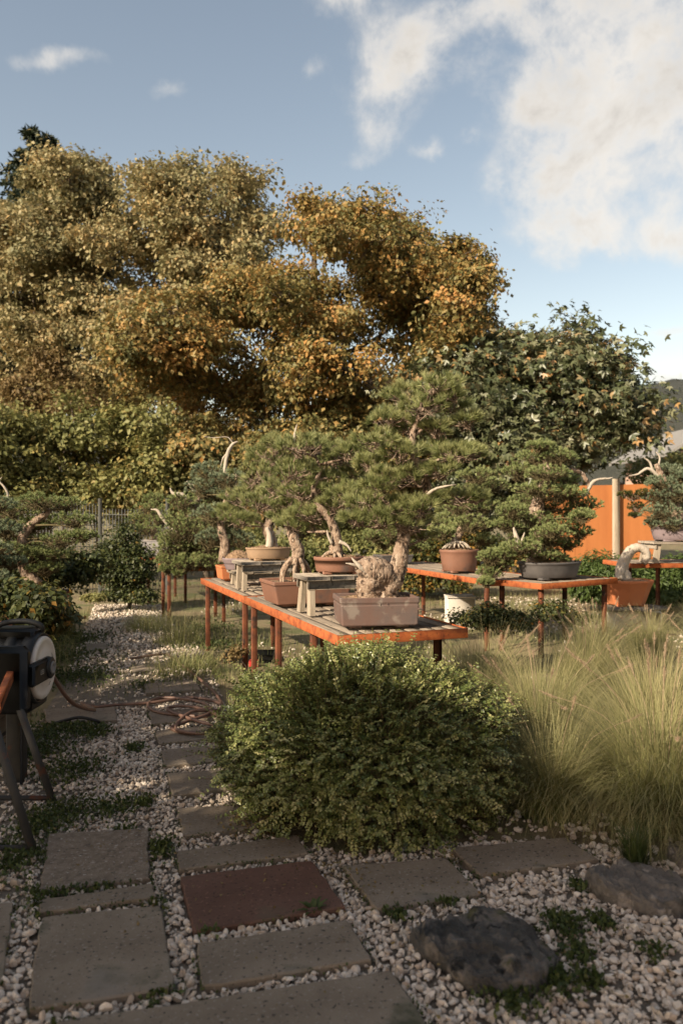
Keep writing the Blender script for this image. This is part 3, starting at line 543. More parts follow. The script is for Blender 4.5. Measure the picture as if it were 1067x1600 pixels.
std = np.array([4.62, 11.05]); stand('pale wooden stand under the mauve pot at the right edge', std, R(4), .84, .5, .285, .86, 'greywood', splay=.16, legw=.08)

# ------------------------------------------------------------------ pots
def outline(kind, n=48):
    if kind == 'oval': t = np.arange(n) / n * 2 * np.pi; return np.column_stack([np.cos(t), np.sin(t)])
    if kind == 'oct':
        t = (np.arange(8) + .5) / 8 * 2 * np.pi; c = np.column_stack([np.cos(t), np.sin(t)]) / math.cos(math.pi / 8); out = []
        for i in range(8):
            for s in (.04, .5, .96): out.append(c[i] * (1 - s) + c[(i + 1) % 8] * s)
        return np.array(out)
    out = []; rr = .05
    for (cx, cy, a0) in ((1, 1, 0), (-1, 1, 90), (-1, -1, 180), (1, -1, 270)):
        for k in range(5): a = R(a0 + k * 22.5); out.append((cx * (1 - rr) + rr * math.cos(a), cy * (1 - rr) + rr * math.sin(a)))
    return np.array(out)
def pot(root, c, rz, kind, rx, ry, h, mat, taper=.88, lip=.018, soil=True, belly=0.0, feet=True, soilmat='bonsoil', mound=.025, seed=0):
    """c = centre of the foot; builds pot > foot and soil under root (world coordinates)"""
    O = outline(kind); n = len(O); cs, sn = math.cos(rz), math.sin(rz); Rz = np.array([[cs, -sn], [sn, cs]]); r = np.random.RandomState(seed)
    f = .018 if feet else 0.
    prof = [(taper * .97, f), (taper, f + .008), (taper + (1 - taper) * .33 + belly, f + h * .33), (taper + (1 - taper) * .66 + belly, f + h * .64), (1 - .03, h - lip * 1.5), (.985, h - lip * 1.2), (1.0, h - lip), (1.0, h - .004), (.985, h), (.93, h), (.92, h - .006), (.91, h - .06)]
    V = []; mb = MB()
    for s, z in prof:
        q = (O * np.array([rx * s, ry * s])) @ Rz.T; V.append(np.column_stack([q + np.array(c[:2]), np.full(n, c[2] + z)]))
    m = len(prof); i = np.arange(m - 1)[:, None] * n; j = np.arange(n)[None]; k = (j + 1) % n
    mb.add(np.concatenate(V), [np.stack([i + j, i + k, i + n + k, i + n + j], -1).reshape(-1, 4), np.arange(n)[::-1][None], ((m - 1) * n + np.arange(n))[None]])
    po = mb.build('pot', MT[mat], root, smooth=(kind == 'oval'))
    if kind != 'oval':
        for p in po.data.polygons: p.use_smooth = False
    if feet:
        for sx in (-1, 1):
            for sy in (-1, 1):
                fb2 = MB(); q = Rz @ np.array([sx * rx * taper * .62, sy * ry * taper * .62]); R3 = np.array([[cs, -sn, 0], [sn, cs, 0], [0, 0, 1]])
                box(fb2, (c[0] + q[0], c[1] + q[1], c[2] + f / 2 + .003), (rx * .34, ry * .3, f + .006), R3); fb2.build('foot', MT[mat], po)
    if soil:
        sb = MB(); V = []; rings = 6
        for kx in range(rings):
            s = .905 * (1 - kx / rings); z = h - .022 + mound * (1 - (1 - kx / rings) ** 2)
            q = (O * np.array([rx * s, ry * s])) @ Rz.T; V.append(np.column_stack([q + np.array(c[:2]), c[2] + z + r.normal(size=n) * .004]))
        i = np.arange(rings - 1)[:, None] * n
        sb.add(np.concatenate(V), [np.stack([i + j, i + k, i + n + k, i + n + j], -1).reshape(-1, 4), ((rings - 1) * n + np.arange(n))[None]])
        # grit on top
        kk = 260; ang = r.uniform(0, 6.283, kk); rad = np.sqrt(r.uniform(0, 1, kk)) * .86; q = np.column_stack([np.cos(ang) * rad * rx, np.sin(ang) * rad * ry]) @ Rz.T
        pos = np.column_stack([q + np.array(c[:2]), c[2] + h - .024 + mound * (1 - rad ** 2)]); D = rvec(kk, r); leaf_cards(sb, pos, D, nrm(np.cross(D, rvec(kk, r))), .014, .012, .4)
        sb.build('soil', MT[soilmat], root)
    return po

# ------------------------------------------------------------------ bonsai
def crown(root, pads, mat, ntuft, nneed, ln, wd, hue=.0, up=.7, seed=0, twig=True, trunk_pts=None, br=.012, name='foliage', fill=.25, limbmat='bark', shape=1.0):
    """pads = list of (centre, rx, ry, rz); tufts of needles sit on each pad, a limb runs to each pad from the nearest trunk point below it"""
    r = np.random.RandomState(seed); mb = MB(); tk = MB()
    for pd in pads:
        c, rx, ry, rz = pd; c = np.asarray(c)
        n = max(5, int(ntuft * (rx * rz) / (.07 * .04) ** 1 * .5)) if ntuft < 0 else ntuft
        u = nrm(r.normal(size=(n, 3))); u[:, 2] = np.where(u[:, 2] < -.25, -u[:, 2] * .8, u[:, 2]); u = nrm(u)
        rad = np.where(r.uniform(size=n) < fill, r.uniform(.3, .8, n), r.uniform(.82, 1.12, n)); pos = c + u * rad[:, None] * np.array([rx, ry, rz])
        ax = nrm(u * np.array([1, 1, .8]) + np.array([0, 0, up]) + r.normal(size=(n, 3)) * .22); ht = np.clip(.5 + hue + r.normal(0, .20, n) + .14 * u[:, 2], 0, 1)  # tint lighter on top of pads, darker below, standing in for highlights
        idx = np.repeat(np.arange(n), nneed); m = len(idx)
        D = nrm(ax[idx] * shape * 1.05 + rvec(m, r) * .80); st = pos[idx] - ax[idx] * (r.uniform(0, 1, m) * ln * .45)[:, None]
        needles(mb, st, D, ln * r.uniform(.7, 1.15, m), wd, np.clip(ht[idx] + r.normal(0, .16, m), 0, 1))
        if twig: twigs(tk, np.repeat((c - np.array([0, 0, rz * .55]))[None], n, 0) + r.normal(size=(n, 3)) * np.array([rx, ry, rz]) * .22, pos - ax * ln * .5, .0038, .0022, .5)
        if trunk_pts is not None:
            tp = np.asarray(trunk_pts); dd = np.linalg.norm(tp - c, axis=1) + np.maximum(0, tp[:, 2] - c[2] + rz * .5) * 2.0; s = tp[np.argmin(dd)]
            e = c - np.array([0, 0, rz * .5]); md = (s + e) / 2 + r.normal(size=3) * .018 + np.array([0, 0, .012]); tube(tk, [s, md, e], [br, br * .75, br * .35], 6, .5, .08, r=r)
    mb.build(name, mat, root); tk.build('branch', MT[limbmat], root)
def trunk(root, pts, rad, mat='bark', sides=14, jit=.07, name='trunk', n=8, seed=1):
    mb = MB(); r = np.random.RandomState(seed); tube(mb, pts, rad, sides, .5, jit, n, r=r); mb.build(name, MT[mat], root); return smoothline(pts, rad, 6)[0]
def roots(root, base, R0, n, mat, seed, spread=.12, down=.03):
    r = np.random.RandomState(seed); mb = MB()
    for k in range(n):
        a = k / n * 6.283 + r.uniform(-.3, .3); d = np.array([math.cos(a), math.sin(a), 0]); s = spread * r.uniform(.7, 1.2)
        tube(mb, [base + d * R0 * .5 + np.array([0, 0, .035]), base + d * (R0 + s * .35) + np.array([0, 0, .012]), base + d * (R0 + s) - np.array([0, 0, down])], [R0 * .4, R0 * .28, R0 * .1], 7, .5, .08, r=r)
    mb.build('surface_root', MT[mat], root)
def padlist(lst, ox, oy, sc_, d, spread, seed, thick=.85, grow=1.0):
    r = np.random.RandomState(seed); out = []
    for (cx, cy, rx, ry) in lst:
        dd = d + r.uniform(-1, 1) * spread; c = P(ox + cx / sc_, oy + cy / sc_, dd); out.append((c, rx / sc_ * d / F * grow, (rx / sc_ * d / F) * thick * grow, ry / sc_ * d / F * grow))
    return out
def relief(po, c, rz, rx, ry, h):
    r = np.random.RandomState(4); cs, sn = math.cos(rz), math.sin(rz); mb = MB()
    for k in range(9):
        x = r.uniform(-.78, .78) * rx; z = r.uniform(.35, .72) * h; pts = []
        a = r.uniform(0, 6)
        for s in range(7):
            pts.append((x, z)); a += r.uniform(-1.1, 1.1); x += .018 * math.cos(a); z = min(max(z + .013 * math.sin(a), .25 * h), .8 * h)
        W = []
        for (x, z) in pts:
            yy = -ry * (.90 + .085 * (z / h)); W.append((c[0] + cs * x - sn * yy, c[1] + sn * x + cs * yy, c[2] + z))
        tube(mb, W, [.002] + [.0055] * 5 + [.002], 6, .5, .15, 3)
    mb.build('relief', MT['clay_grey'], po)
# --- the tall pine
d0 = 5.26; pc = np.array([.222, 5.235, .806]); prz = R(9)
T1 = empty('pine_bonsai', pc, 'tallest pine bonsai with a swollen burl in a rectangular clay pot at the table end', 'bonsai', 'potted bonsai trees')
po = pot(T1, pc, prz, 'rect', .258, .172, .198, 'clay_grey', taper=.955, lip=.03, mound=.012, seed=1); relief(po, pc, prz, .258, .172, .198)
zs = pc[2] + .18
tp = [P(596, 934, d0), P(604, 918, d0), P(616, 900, d0), P(623, 882, d0), P(626, 864, d0), P(630, 840, d0), P(633, 815, d0 + .02), P(648, 797, d0 + .04), P(664, 783, d0 + .05), P(667, 760, d0 + .05), P(657, 735, d0 + .02), P(646, 708, d0), P(645, 680, d0), P(655, 650, d0), P(668, 622, d0), P(672, 602, d0)]
tps = trunk(T1, tp, [.092, .080, .066, .058, .052, .044, .041, .038, .035, .031, .028, .025, .021, .016, .011, .004], seed=2, jit=.06)
mb = MB(); rb_ = np.random.RandomState(12); tube(mb, [P(560, 899, d0 - .05), P(567, 894, d0 - .05), P(578, 892, d0 - .04), P(590, 894, d0 - .03), P(604, 901, d0 - .01), P(615, 905, d0), P(622, 896, d0)], [.035, .080, .097, .095, .084, .066, .05], 22, .5, .055, 7, r=rb_); tube(mb, [P(578, 936, d0 - .02), P(578, 922, d0 - .03), P(579, 908, d0 - .04), P(580, 898, d0 - .04)], [.082, .086, .092, .07], 20, .5, .07, 6, r=rb_); mb.build('burl', MT['bark'], T1)
mb = MB(); tube(mb, [P(570, 893, d0 - .10), P(562, 885, d0 - .12), P(553, 876, d0 - .12), P(549, 871, d0 - .12)], [0.0216, 0.0144, 0.0079, 0.0022], 9, .5, .1); tube(mb, [P(562, 886, d0 - .10), P(550, 882, d0 - .13), P(540, 880, d0 - .14)], [0.0115, 0.0086, 0.0022], 8, .5, .1); mb.build('deadwood', MT['dead'], T1)
roots(T1, np.array([P(606, 0, d0)[0], d0, zs - .012]), .05, 6, 'bark', 3, .09)
p1 = [(850, 95, 78, 38), (740, 130, 68, 40), (800, 170, 90, 40), (900, 165, 70, 40), (955, 222, 50, 36), (690, 215, 70, 38), (760, 250, 60, 35), (850, 250, 50, 40), (640, 290, 82, 38), (720, 330, 70, 40), (930, 335, 85, 32), (850, 320, 60, 35), (975, 330, 45, 26), (870, 390, 70, 38), (620, 370, 60, 38), (700, 420, 80, 40), (770, 405, 60, 35), (640, 445, 60, 40), (930, 485, 90, 34), (985, 485, 40, 25), (850, 495, 40, 30), (600, 505, 70, 38), (700, 525, 90, 42), (790, 525, 60, 36), (760, 580, 75, 36), (650, 560, 70, 36), (570, 560, 48, 32), (800, 615, 42, 24), (830, 140, 60, 40), (900, 130, 40, 30)]
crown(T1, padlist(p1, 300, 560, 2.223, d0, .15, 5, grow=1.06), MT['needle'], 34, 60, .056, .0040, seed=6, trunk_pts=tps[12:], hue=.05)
mb = MB(); tube(mb, [P(668, 772, d0 - .05), P(680, 764, d0 - .1), P(695, 760, d0 - .12), P(712, 757, d0 - .12)], [0.0115, 0.0094, 0.0072, 0.0022], 8, .5, .1); mb.build('dead_stub', MT['dead'], T1)
# --- the pine in the oval pot on the stand
pc2 = np.array([st1[0] + .03, st1[1] + .02, .805 + .287]); d2 = pc2[1]
T2 = empty('pine_bonsai', pc2, 'spreading pine bonsai in an oval brown pot on the weathered stand', 'bonsai', 'potted bonsai trees')
pot(T2, pc2, rzT - R(8), 'oval', .195, .15, .128, 'clay', taper=.90, lip=.02, mound=.03, seed=2)
px2 = CX + pc2[0] / d2 * F
t2 = trunk(T2, [P(523, 866, d2), P(526, 846, d2), P(522, 826, d2), P(512, 806, d2), P(498, 790, d2), P(490, 765, d2), P(500, 735, d2), P(492, 710, d2)], [.058, .042, .034, .030, .026, .021, .015, .006], seed=3)
roots(T2, np.array([P(523, 0, d2)[0], d2, pc2[2] + .128]), .045, 7, 'bark', 4, .08)
mb = MB(); tube(mb, [P(519, 850, d2 - .05), P(513, 838, d2 - .06), P(511, 828, d2 - .06)], [0.0130, 0.0101, 0.0022], 8, .5, .1); tube(mb, [P(530, 846, d2 - .04), P(542, 852, d2 - .05), P(549, 862, d2 - .06)], [0.0158, 0.0101, 0.0043], 8, .5, .1); mb.build('deadwood', MT['dead'], T2)
p2 = [(380, 310, 76, 36), (450, 305, 60, 36), (520, 345, 75, 42), (560, 400, 60, 40), (430, 390, 80, 42), (470, 440, 70, 38), (390, 470, 75, 38), (540, 480, 60, 38), (500, 520, 70, 36), (420, 545, 80, 36), (450, 590, 60, 30), (350, 580, 56, 30), (350, 400, 70, 40), (560, 330, 50, 34)]
crown(T2, padlist(p2, 300, 560, 2.223, d2 + .05, .22, 7, grow=1.14), MT['needle'], 34, 58, .058, .0043, seed=8, trunk_pts=t2[10:], hue=.0)
# --- the brown rectangular pot low on the table, tree with exposed roots
pc3 = np.array([*tw(1.62, .32), .806]); d3 = P(0, 0, pc3[1])[1]
T3 = empty('pine_bonsai', pc3, 'pine bonsai on tangled exposed roots in a brown pot behind the weathered stand', 'bonsai', 'potted bonsai trees')
pot(T3, pc3, rzT, 'rect', .33, .22, .20, 'clay', taper=.88, lip=.024, mound=.01, seed=3)
t3 = trunk(T3, [P(462, 882, d3 - .1), P(466, 862, d3 - .1), P(460, 845, d3 - .1), P(455, 825, d3 - .05), P(450, 800, d3), P(452, 775, d3), P(440, 750, d3)], [.052, .05, .045, .036, .03, .022, .01], seed=5)
mb = MB(); r_ = np.random.RandomState(9)
for k in range(11):
    a = r_.uniform(0, 6.283); b0 = P(463 + 8 * math.cos(a), 872, d3 - .1 + .04 * math.sin(a)); e = P(461 + 24 * math.cos(a), 903, d3 - .1 + .12 * math.sin(a)); e[2] = pc3[2] + .175
    tube(mb, [b0, (b0 + e) / 2 + np.array([.025 * math.cos(a), .02 * math.sin(a), .01]), e], [.018, .016, .008], 7, .5, .1, r=r_)
mb.build('exposed_root', MT['bark'], T3)
p3 = [(300, 450, 76, 40), (300, 525, 80, 38), (240, 500, 60, 36), (350, 510, 60, 36), (330, 560, 60, 30)]
crown(T3, padlist(p3, 300, 560, 2.223, d3, .12, 9, grow=1.14), MT['needle'], 32, 56, .058, .0044, seed=10, trunk_pts=t3[10:], hue=-.04)
# --- white trunk pine in the tan pot on the grey bench
pc4 = np.array([st2[0] + .02, st2[1], .805 + .277]); d4 = pc4[1]
T4 = empty('pine_bonsai', pc4, 'pine bonsai with a bleached white trunk base in a tan pot on the grey bench', 'bonsai', 'potted bonsai trees')
pot(T4, pc4, rzT, 'oval', .225, .17, .125, 'tanpot', taper=.9, lip=.012, mound=.04, seed=4)
t4 = trunk(T4, [P(421, 862, d4), P(425, 850, d4), P(422, 838, d4), P(418, 826, d4), P(424, 806, d4), P(418, 780, d4), P(412, 755, d4), P(420, 730, d4)], [.075, .058, .05, .05, .035, .026, .018, .008], seed=6)
mb = MB(); tube(mb, [P(414, 866, d4 - .06), P(421, 852, d4 - .055), P(421, 838, d4 - .05), P(417, 824, d4 - .05)], [0.0432, 0.0324, 0.0288, 0.0158], 12, .5, .08); tube(mb, [P(412, 862, d4 - .05), P(398, 866, d4 - .07)], [0.0216, 0.0058], 8, .5, smooth=False); mb.build('deadwood', MT['dead'], T4)
p4 = [(280, 340, 78, 42), (230, 410, 78, 42), (200, 490, 85, 38), (120, 540, 44, 28), (170, 565, 55, 26), (330, 370, 70, 42), (300, 300, 50, 30), (260, 450, 60, 40)]
crown(T4, padlist(p4, 300, 560, 2.223, d4, .2, 11, grow=1.14), MT['needle'], 36, 60, .066, .0048, seed=12, trunk_pts=t4[14:], hue=.03)
mb = MB(); tube(mb, [P(459, 690, d4), P(461, 676, d4), P(464, 663, d4)], [.016, .012, .003], 7, .5, .1); tube(mb, [P(461, 680, d4), P(455, 684, d4)], [.008, .003], 6, smooth=False); mb.build('dead_tip', MT['dead'], T4)
# --- small mauve pot with a mound, small terracotta pot carrying a grey juniper
pc5 = np.array([*tw(3.55, .22), .957]); T5 = empty('potted_mound', pc5, 'small round mauve pot heaped with brown soil on the low pale stand', 'pot', 'potted bonsai trees'); pot(T5, pc5, 0, 'oval', .17, .15, .12, 'mauve', taper=.78, mound=.10, seed=5, feet=False)
pc6 = np.array([*tw(4.06, .30), .806]); d6 = pc6[1]; T6 = empty('juniper_bonsai', pc6, 'grey green juniper with a bare dead top and long dead twig, in a terracotta pot', 'bonsai', 'potted bonsai trees'); pot(T6, pc6, rzT, 'rect', .19, .15, .16, 'terra', taper=.9, mound=.02, seed=6)
t6 = trunk(T6, [P(349, 878, d6), P(352, 850, d6), P(345, 820, d6), P(352, 790, d6), P(358, 760, d6), P(352, 738, d6)], [.06, .05, .045, .035, .03, .022], 'bark', seed=7)
mb = MB(); tube(mb, [P(350, 745, d6), P(352, 728, d6), P(356, 708, d6), P(364, 694, d6), P(372, 690, d6)], [0.0156, 0.0186, 0.0176, 0.0156, 0.0042], 9, .5, .2); tube(mb, [P(358, 705, d6), P(349, 716, d6), P(345, 728, d6)], [0.0094, 0.0083, 0.0042], 7, .5, .2); tube(mb, [P(364, 692, d6), P(355, 683, d6), P(335, 684, d6), P(318, 682, d6)], [0.0062, 0.0052, 0.0042, 0.0016], 6, .5, .2); tube(mb, [P(369, 762, d6), P(369, 745, d6), P(371, 738, d6), P(379, 737, d6)], [0.0073, 0.0078, 0.0068, 0.0021], 7, .5, .2); mb.build('deadwood', MT['dead'], T6)
p6 = [(330, 740, 28, 17), (355, 752, 25, 16), (318, 765, 26, 16), (345, 778, 28, 17), (370, 775, 22, 15), (335, 805, 30, 17), (362, 812, 26, 16), (350, 835, 28, 16), (375, 845, 22, 14), (330, 845, 22, 14)]
crown(T6, padlist(p6, 0, 0, 1, d6, .25, 13, grow=1.15), MT['juniper_blue'], 87, 31, .034, 0.0072, seed=14, trunk_pts=t6[5:], hue=.05, limbmat='twig')
# --- drooping juniper on the small square table
d7 = 10.95; pc7 = np.array([P(312, 0, 11.15)[0], 11.15, .806]); T7 = empty('juniper_bonsai', pc7, 'drooping green juniper with white dead snags hanging over the small square table', 'bonsai', 'potted bonsai trees'); pot(T7, pc7, R(15), 'rect', .34, .24, .16, 'clay', taper=.9, mound=.02, seed=7)
t7 = trunk(T7, [P(312, 872, d7), P(306, 850, d7), P(298, 825, d7), P(302, 800, d7), P(310, 780, d7), P(318, 760, d7)], [.10, .09, .08, .06, .04, .015], 'bark', seed=8)
mb = MB(); tube(mb, [P(292, 842, d7 - .2), P(276, 828, d7 - .25), P(268, 828, d7 - .25), P(257, 835, d7 - .25)], [0.0311, 0.0259, 0.0156, 0.0052], 9, .5, .2); tube(mb, [P(268, 828, d7 - .22), P(252, 806, d7 - .25), P(245, 797, d7 - .25), P(236, 796, d7 - .25)], [0.0156, 0.0233, 0.0156, 0.0042], 9, .5, .2); tube(mb, [P(300, 785, d7 - .2), P(285, 773, d7 - .22), P(271, 771, d7 - .22), P(266, 762, d7 - .22)], [0.0207, 0.0311, 0.0207, 0.0042], 9, .5, .2); tube(mb, [P(308, 770, d7 - .2), P(298, 758, d7 - .2), P(292, 752, d7 - .2)], [0.0207, 0.0259, 0.0104], 9, .5, .2); mb.build('deadwood', MT['dead'], T7)
p7 = [(300, 800, 26, 17), (285, 815, 24, 15), (310, 830, 30, 18), (280, 845, 26, 16), (262, 860, 18, 14), (300, 860, 30, 17), (325, 855, 26, 16), (340, 840, 20, 16), (290, 880, 24, 12), (270, 878, 18, 12), (315, 880, 24, 11), (285, 785, 18, 12), (330, 800, 22, 15), (322, 775, 20, 14), (340, 870, 18, 12), (262, 890, 10, 8), (280, 896, 9, 6)]
crown(T7, padlist(p7 + [(285, 830, 26, 16), (300, 880, 22, 12), (330, 880, 20, 12), (345, 855, 22, 15), (270, 845, 20, 14), (295, 862, 24, 14), (262, 876, 14, 12), (310, 850, 26, 15), (320, 815, 24, 15)], 0, 0, 1, d7 - .12, .3, 15, grow=1.3), MT['juniper'], 100, 27, .034, 0.0088, seed=16, trunk_pts=t7[5:], hue=.08, up=.2, limbmat='twig')
# --- pale grey pot on the far left table
pc8 = np.array([P(246, 0, 13.5)[0], 13.55, .806]); d8 = 13.55; T8 = empty('juniper_bonsai', pc8, 'small juniper in a pale grey rectangular pot on the far table', 'bonsai', 'potted bonsai trees'); pot(T8, pc8, R(12), 'rect', .28, .2, .27, 'greypot', taper=.93, seed=8)
t8 = trunk(T8, [P(246, 848, d8), P(240, 830, d8), P(245, 812, d8), P(238, 800, d8)], [.06, .05, .04, .02], 'bark', seed=9)
crown(T8, padlist([(232, 795, 24, 14), (215, 812, 20, 12), (250, 812, 20, 13), (228, 828, 22, 12), (240, 780, 16, 10)], 0, 0, 1, d8, .2, 17), MT['juniper'], 87, 23, .04, 0.0096, seed=18, trunk_pts=t8, hue=-.02, limbmat='twig')
# --- round brown pot on the centre right table
d9 = 9.9; pc9 = np.array([P(717, 0, d9)[0], d9, .806]); T9 = empty('juniper_bonsai', pc9, 'pale juniper with white roots in a round brown pot at centre right', 'bonsai', 'potted bonsai trees'); pot(T9, pc9, rzT, 'oval', .25, .22, .28, 'clay', taper=.84, lip=.03, mound=.04, seed=9)
t9 = trunk(T9, [P(715, 862, d9), P(712, 845, d9), P(722, 825, d9), P(735, 800, d9), P(725, 775, d9), P(730, 750, d9)], [.08, .06, .05, .04, .03, .012], 'bark', seed=10)
mb = MB(); r_ = np.random.RandomState(3)
for k in range(8):
    a = R(-160 + k * 20); s = P(713, 848, d9 - .06); e = P(713 + 24 * math.cos(a) * 1.0, 858 + 2 * math.sin(a), d9 - .14); tube(mb, [s, (s + e) / 2 + np.array([0, -.02, .03]), e], [.025, .018, .006], 7, .5, .1, r=r_)
tube(mb, [P(713, 850, d9 - .07), P(709, 838, d9 - .08), P(704, 830, d9 - .08)], [0.0216, 0.0158, 0.0036], 7); mb.build('deadwood', MT['dead'], T9)
p9 = [(130, 480, 75, 40), (200, 520, 66, 36), (100, 560, 76, 42), (50, 620, 66, 40), (160, 620, 66, 40), (100, 700, 76, 42), (30, 720, 56, 36), (180, 700, 56, 36), (0, 680, 60, 36), (150, 770, 60, 30), (-30, 740, 50, 30)]
crown(T9, padlist(p9, 700, 580, 2.907, d9, .3, 19, grow=1.15), MT['juniper'], 100, 29, .036, 0.0077, seed=20, trunk_pts=t9[5:], hue=.18, limbmat='twig')
# --- big juniper in the charcoal pot on the turned table
d10 = 9.0; cq = cc + np.array([.82, .57]) * .62 + UC * .36; pc10 = np.array([P(858, 0, 8.95)[0], 8.95, .806]); T10 = empty('juniper_bonsai', pc10, 'big dense juniper with a curling dead branch in a charcoal oval pot', 'bonsai', 'potted bonsai trees'); pot(T10, pc10, R(30), 'oval', .41, .27, .19, 'darkpot', taper=.86, lip=.02, mound=.03, seed=10)
d10 = 8.95
t10 = trunk(T10, [P(835, 888, d10), P(838, 860, d10), P(845, 830, d10), P(838, 800, d10), P(845, 770, d10), P(855, 745, d10), P(850, 715, d10), P(845, 700, d10)], [.12, .10, .09, .08, .065, .05, .025, .01], 'bark', seed=11)
mb = MB(); tube(mb, [P(872, 744, d10), P(884, 735, d10 - .03), P(897, 735, d10 - .05), P(908, 739, d10 - .07), P(914, 748, d10 - .1), P(919, 756, d10 - .1), P(918, 766, d10 - .1)], [.026, .022, .026, .020, .022, .016, .010], 9, .5, .16, r=np.random.RandomState(6)); mb.build('dead_branch', MT['bark'], T10)
mb = MB(); tube(mb, [P(908, 776, d10 - .1), P(914, 772, d10 - .1), P(919, 764, d10 - .1), P(924, 755, d10 - .1), P(932, 750, d10 - .1), P(943, 748, d10 - .1), P(949, 748, d10 - .1), P(957, 746, d10 - .1)], [.020, .022, .020, .022, .016, .012, .010, .004], 9, .5, .16, r=np.random.RandomState(7)); mb.build('dead_branch', MT['dead'], T10)
mb = MB(); tube(mb, [P(812, 858, d10 - .25), P(806, 838, d10 - .27), P(802, 824, d10 - .27)], [.03, .026, .01], 8, .5, .18); tube(mb, [P(811, 852, d10 - .25), P(816, 842, d10 - .26), P(819, 832, d10 - .27)], [.02, .014, .005], 7, .5, .15); mb.build('deadwood', MT['dead'], T10)
p10 = [(330, 800, 76, 36), (430, 840, 70, 30), (370, 780, 80, 34), (470, 735, 80, 34), (560, 560, 60, 34), (610, 660, 50, 30), (420, 345, 58, 28), (390, 400, 84, 40), (500, 395, 74, 40), (330, 460, 76, 40), (450, 470, 86, 40), (540, 500, 62, 36), (400, 540, 86, 40), (500, 560, 76, 40), (620, 610, 68, 36), (350, 600, 76, 42), (450, 620, 86, 40), (560, 655, 66, 36), (595, 735, 56, 36), (400, 680, 86, 40), (500, 700, 76, 40), (350, 740, 76, 38), (450, 770, 76, 36), (540, 790, 56, 30), (420, 830, 90, 34), (400, 880, 70, 24), (490, 860, 60, 26), (290, 640, 60, 40), (270, 700, 60, 36)]
crown(T10, padlist(p10, 700, 580, 2.907, d10, .34, 21, grow=1.12), MT['juniper'], 112, 29, .032, 0.0070, seed=22, trunk_pts=t10[6:], hue=.02, limbmat='twig')
p10b = [(200, 850, 64, 44), (190, 920, 56, 46), (250, 880, 46, 36), (170, 960, 36, 26), (255, 830, 50, 30)]
crown(T10, padlist(p10b, 700, 580, 2.907, d10 - .25, .08, 23), MT['juniper'], 137, 27, .03, 0.0070, seed=24, trunk_pts=[P(800, 870, d10 - .2)], hue=.06, name='hanging_foliage', limbmat='twig')
# --- mauve pot at the right edge
d11 = 11.05; pc11 = np.array([P(1066, 0, d11)[0], d11, .86 + .287]); T11 = empty('juniper_bonsai', pc11, 'blue green juniper with bare dead forks in a mauve pot at the right edge', 'bonsai', 'potted bonsai trees'); pot(T11, pc11, 0, 'oval', .45, .28, .20, 'mauve', taper=.88, lip=.012, mound=.06, seed=11)
t11 = trunk(T11, [P(1062, 830, d11), P(1058, 805, d11), P(1048, 780, d11), P(1040, 760, d11), P(1032, 742, d11), P(1024, 725, d11)], [.1, .09, .075, .06, .045, .03], 'bark', seed=12)
mb = MB(); tube(mb, [P(1034, 752, d11), P(1018, 735, d11), P(1008, 733, d11), P(996, 741, d11), P(982, 743, d11)], [0.0216, 0.0245, 0.0216, 0.0144, 0.0043], 8, .5, .12); tube(mb, [P(1020, 737, d11), P(1014, 722, d11), P(1005, 715, d11)], [0.0180, 0.0130, 0.0043], 8, .5, .12); tube(mb, [P(1026, 735, d11), P(1030, 716, d11), P(1024, 706, d11)], [0.0158, 0.0130, 0.0036], 8, .5, .12); mb.build('deadwood', MT['dead'], T11)
p11 = [(1000, 455, 60, 32), (1070, 480, 66, 40), (960, 515, 60, 36), (1040, 560, 76, 40), (955, 580, 70, 40), (965, 645, 76, 42), (1060, 650, 80, 44), (1120, 560, 70, 44), (1130, 640, 70, 44), (1110, 470, 60, 40), (930, 690, 40, 26), (1020, 700, 70, 30)]
crown(T11, padlist(p11, 700, 580, 2.907, d11, .3, 25, grow=1.12), MT['juniper_blue'], 100, 29, .036, 0.0079, seed=26, trunk_pts=t11[5:], hue=-.02, limbmat='twig')
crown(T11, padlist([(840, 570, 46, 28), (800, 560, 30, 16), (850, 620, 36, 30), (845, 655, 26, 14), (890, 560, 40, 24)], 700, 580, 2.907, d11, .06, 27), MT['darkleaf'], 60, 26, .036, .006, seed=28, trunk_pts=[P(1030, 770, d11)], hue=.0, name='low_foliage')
# --- terracotta octagon pot with the arched pale trunk, on a stone and a block
d12 = 10.6; xb = P(985, 0, d12)[0]
mb = MB(); box(mb, (xb + .02, d12, .126), (.62, .40, .25), bev=.012); tag(ground_origin(mb.build('concrete_block', MT['concrete'])), 'pale concrete block under the flat stone and octagonal terracotta pot', 'block')
mb = MB(); q = outline('oval', 18); qr = 1 + .12 * np.random.RandomState(2).normal(size=18); V = []
for s, z in ((.90, .252), (1, .262), (1, .292), (.93, .306)): V.append(np.column_stack([q[:, 0] * .41 * qr * s + xb, q[:, 1] * .30 * qr * s + d12, np.full(18, z)]))
i = np.arange(3)[:, None] * 18; j = np.arange(18)[None]; k = (j + 1) % 18; mb.add(np.concatenate(V), [np.stack([i + j, i + k, i + 18 + k, i + 18 + j], -1).reshape(-1, 4), np.arange(18)[::-1][None], (54 + np.arange(18))[None]])
tag(ground_origin(mb.build('flat_stone', MT['boulder2'])), 'flat grey stone lying on the concrete block under the terracotta pot', 'stone')
pc12 = np.array([P(978, 0, d12)[0], d12, .308]); T12 = empty('bare_bonsai', pc12, 'octagonal terracotta pot holding a pale arched bare trunk', 'bonsai', 'potted bonsai trees'); pot(T12, pc12, R(10), 'oct', .33, .30, .345, 'terra', taper=.68, lip=.03, mound=.03, seed=12)
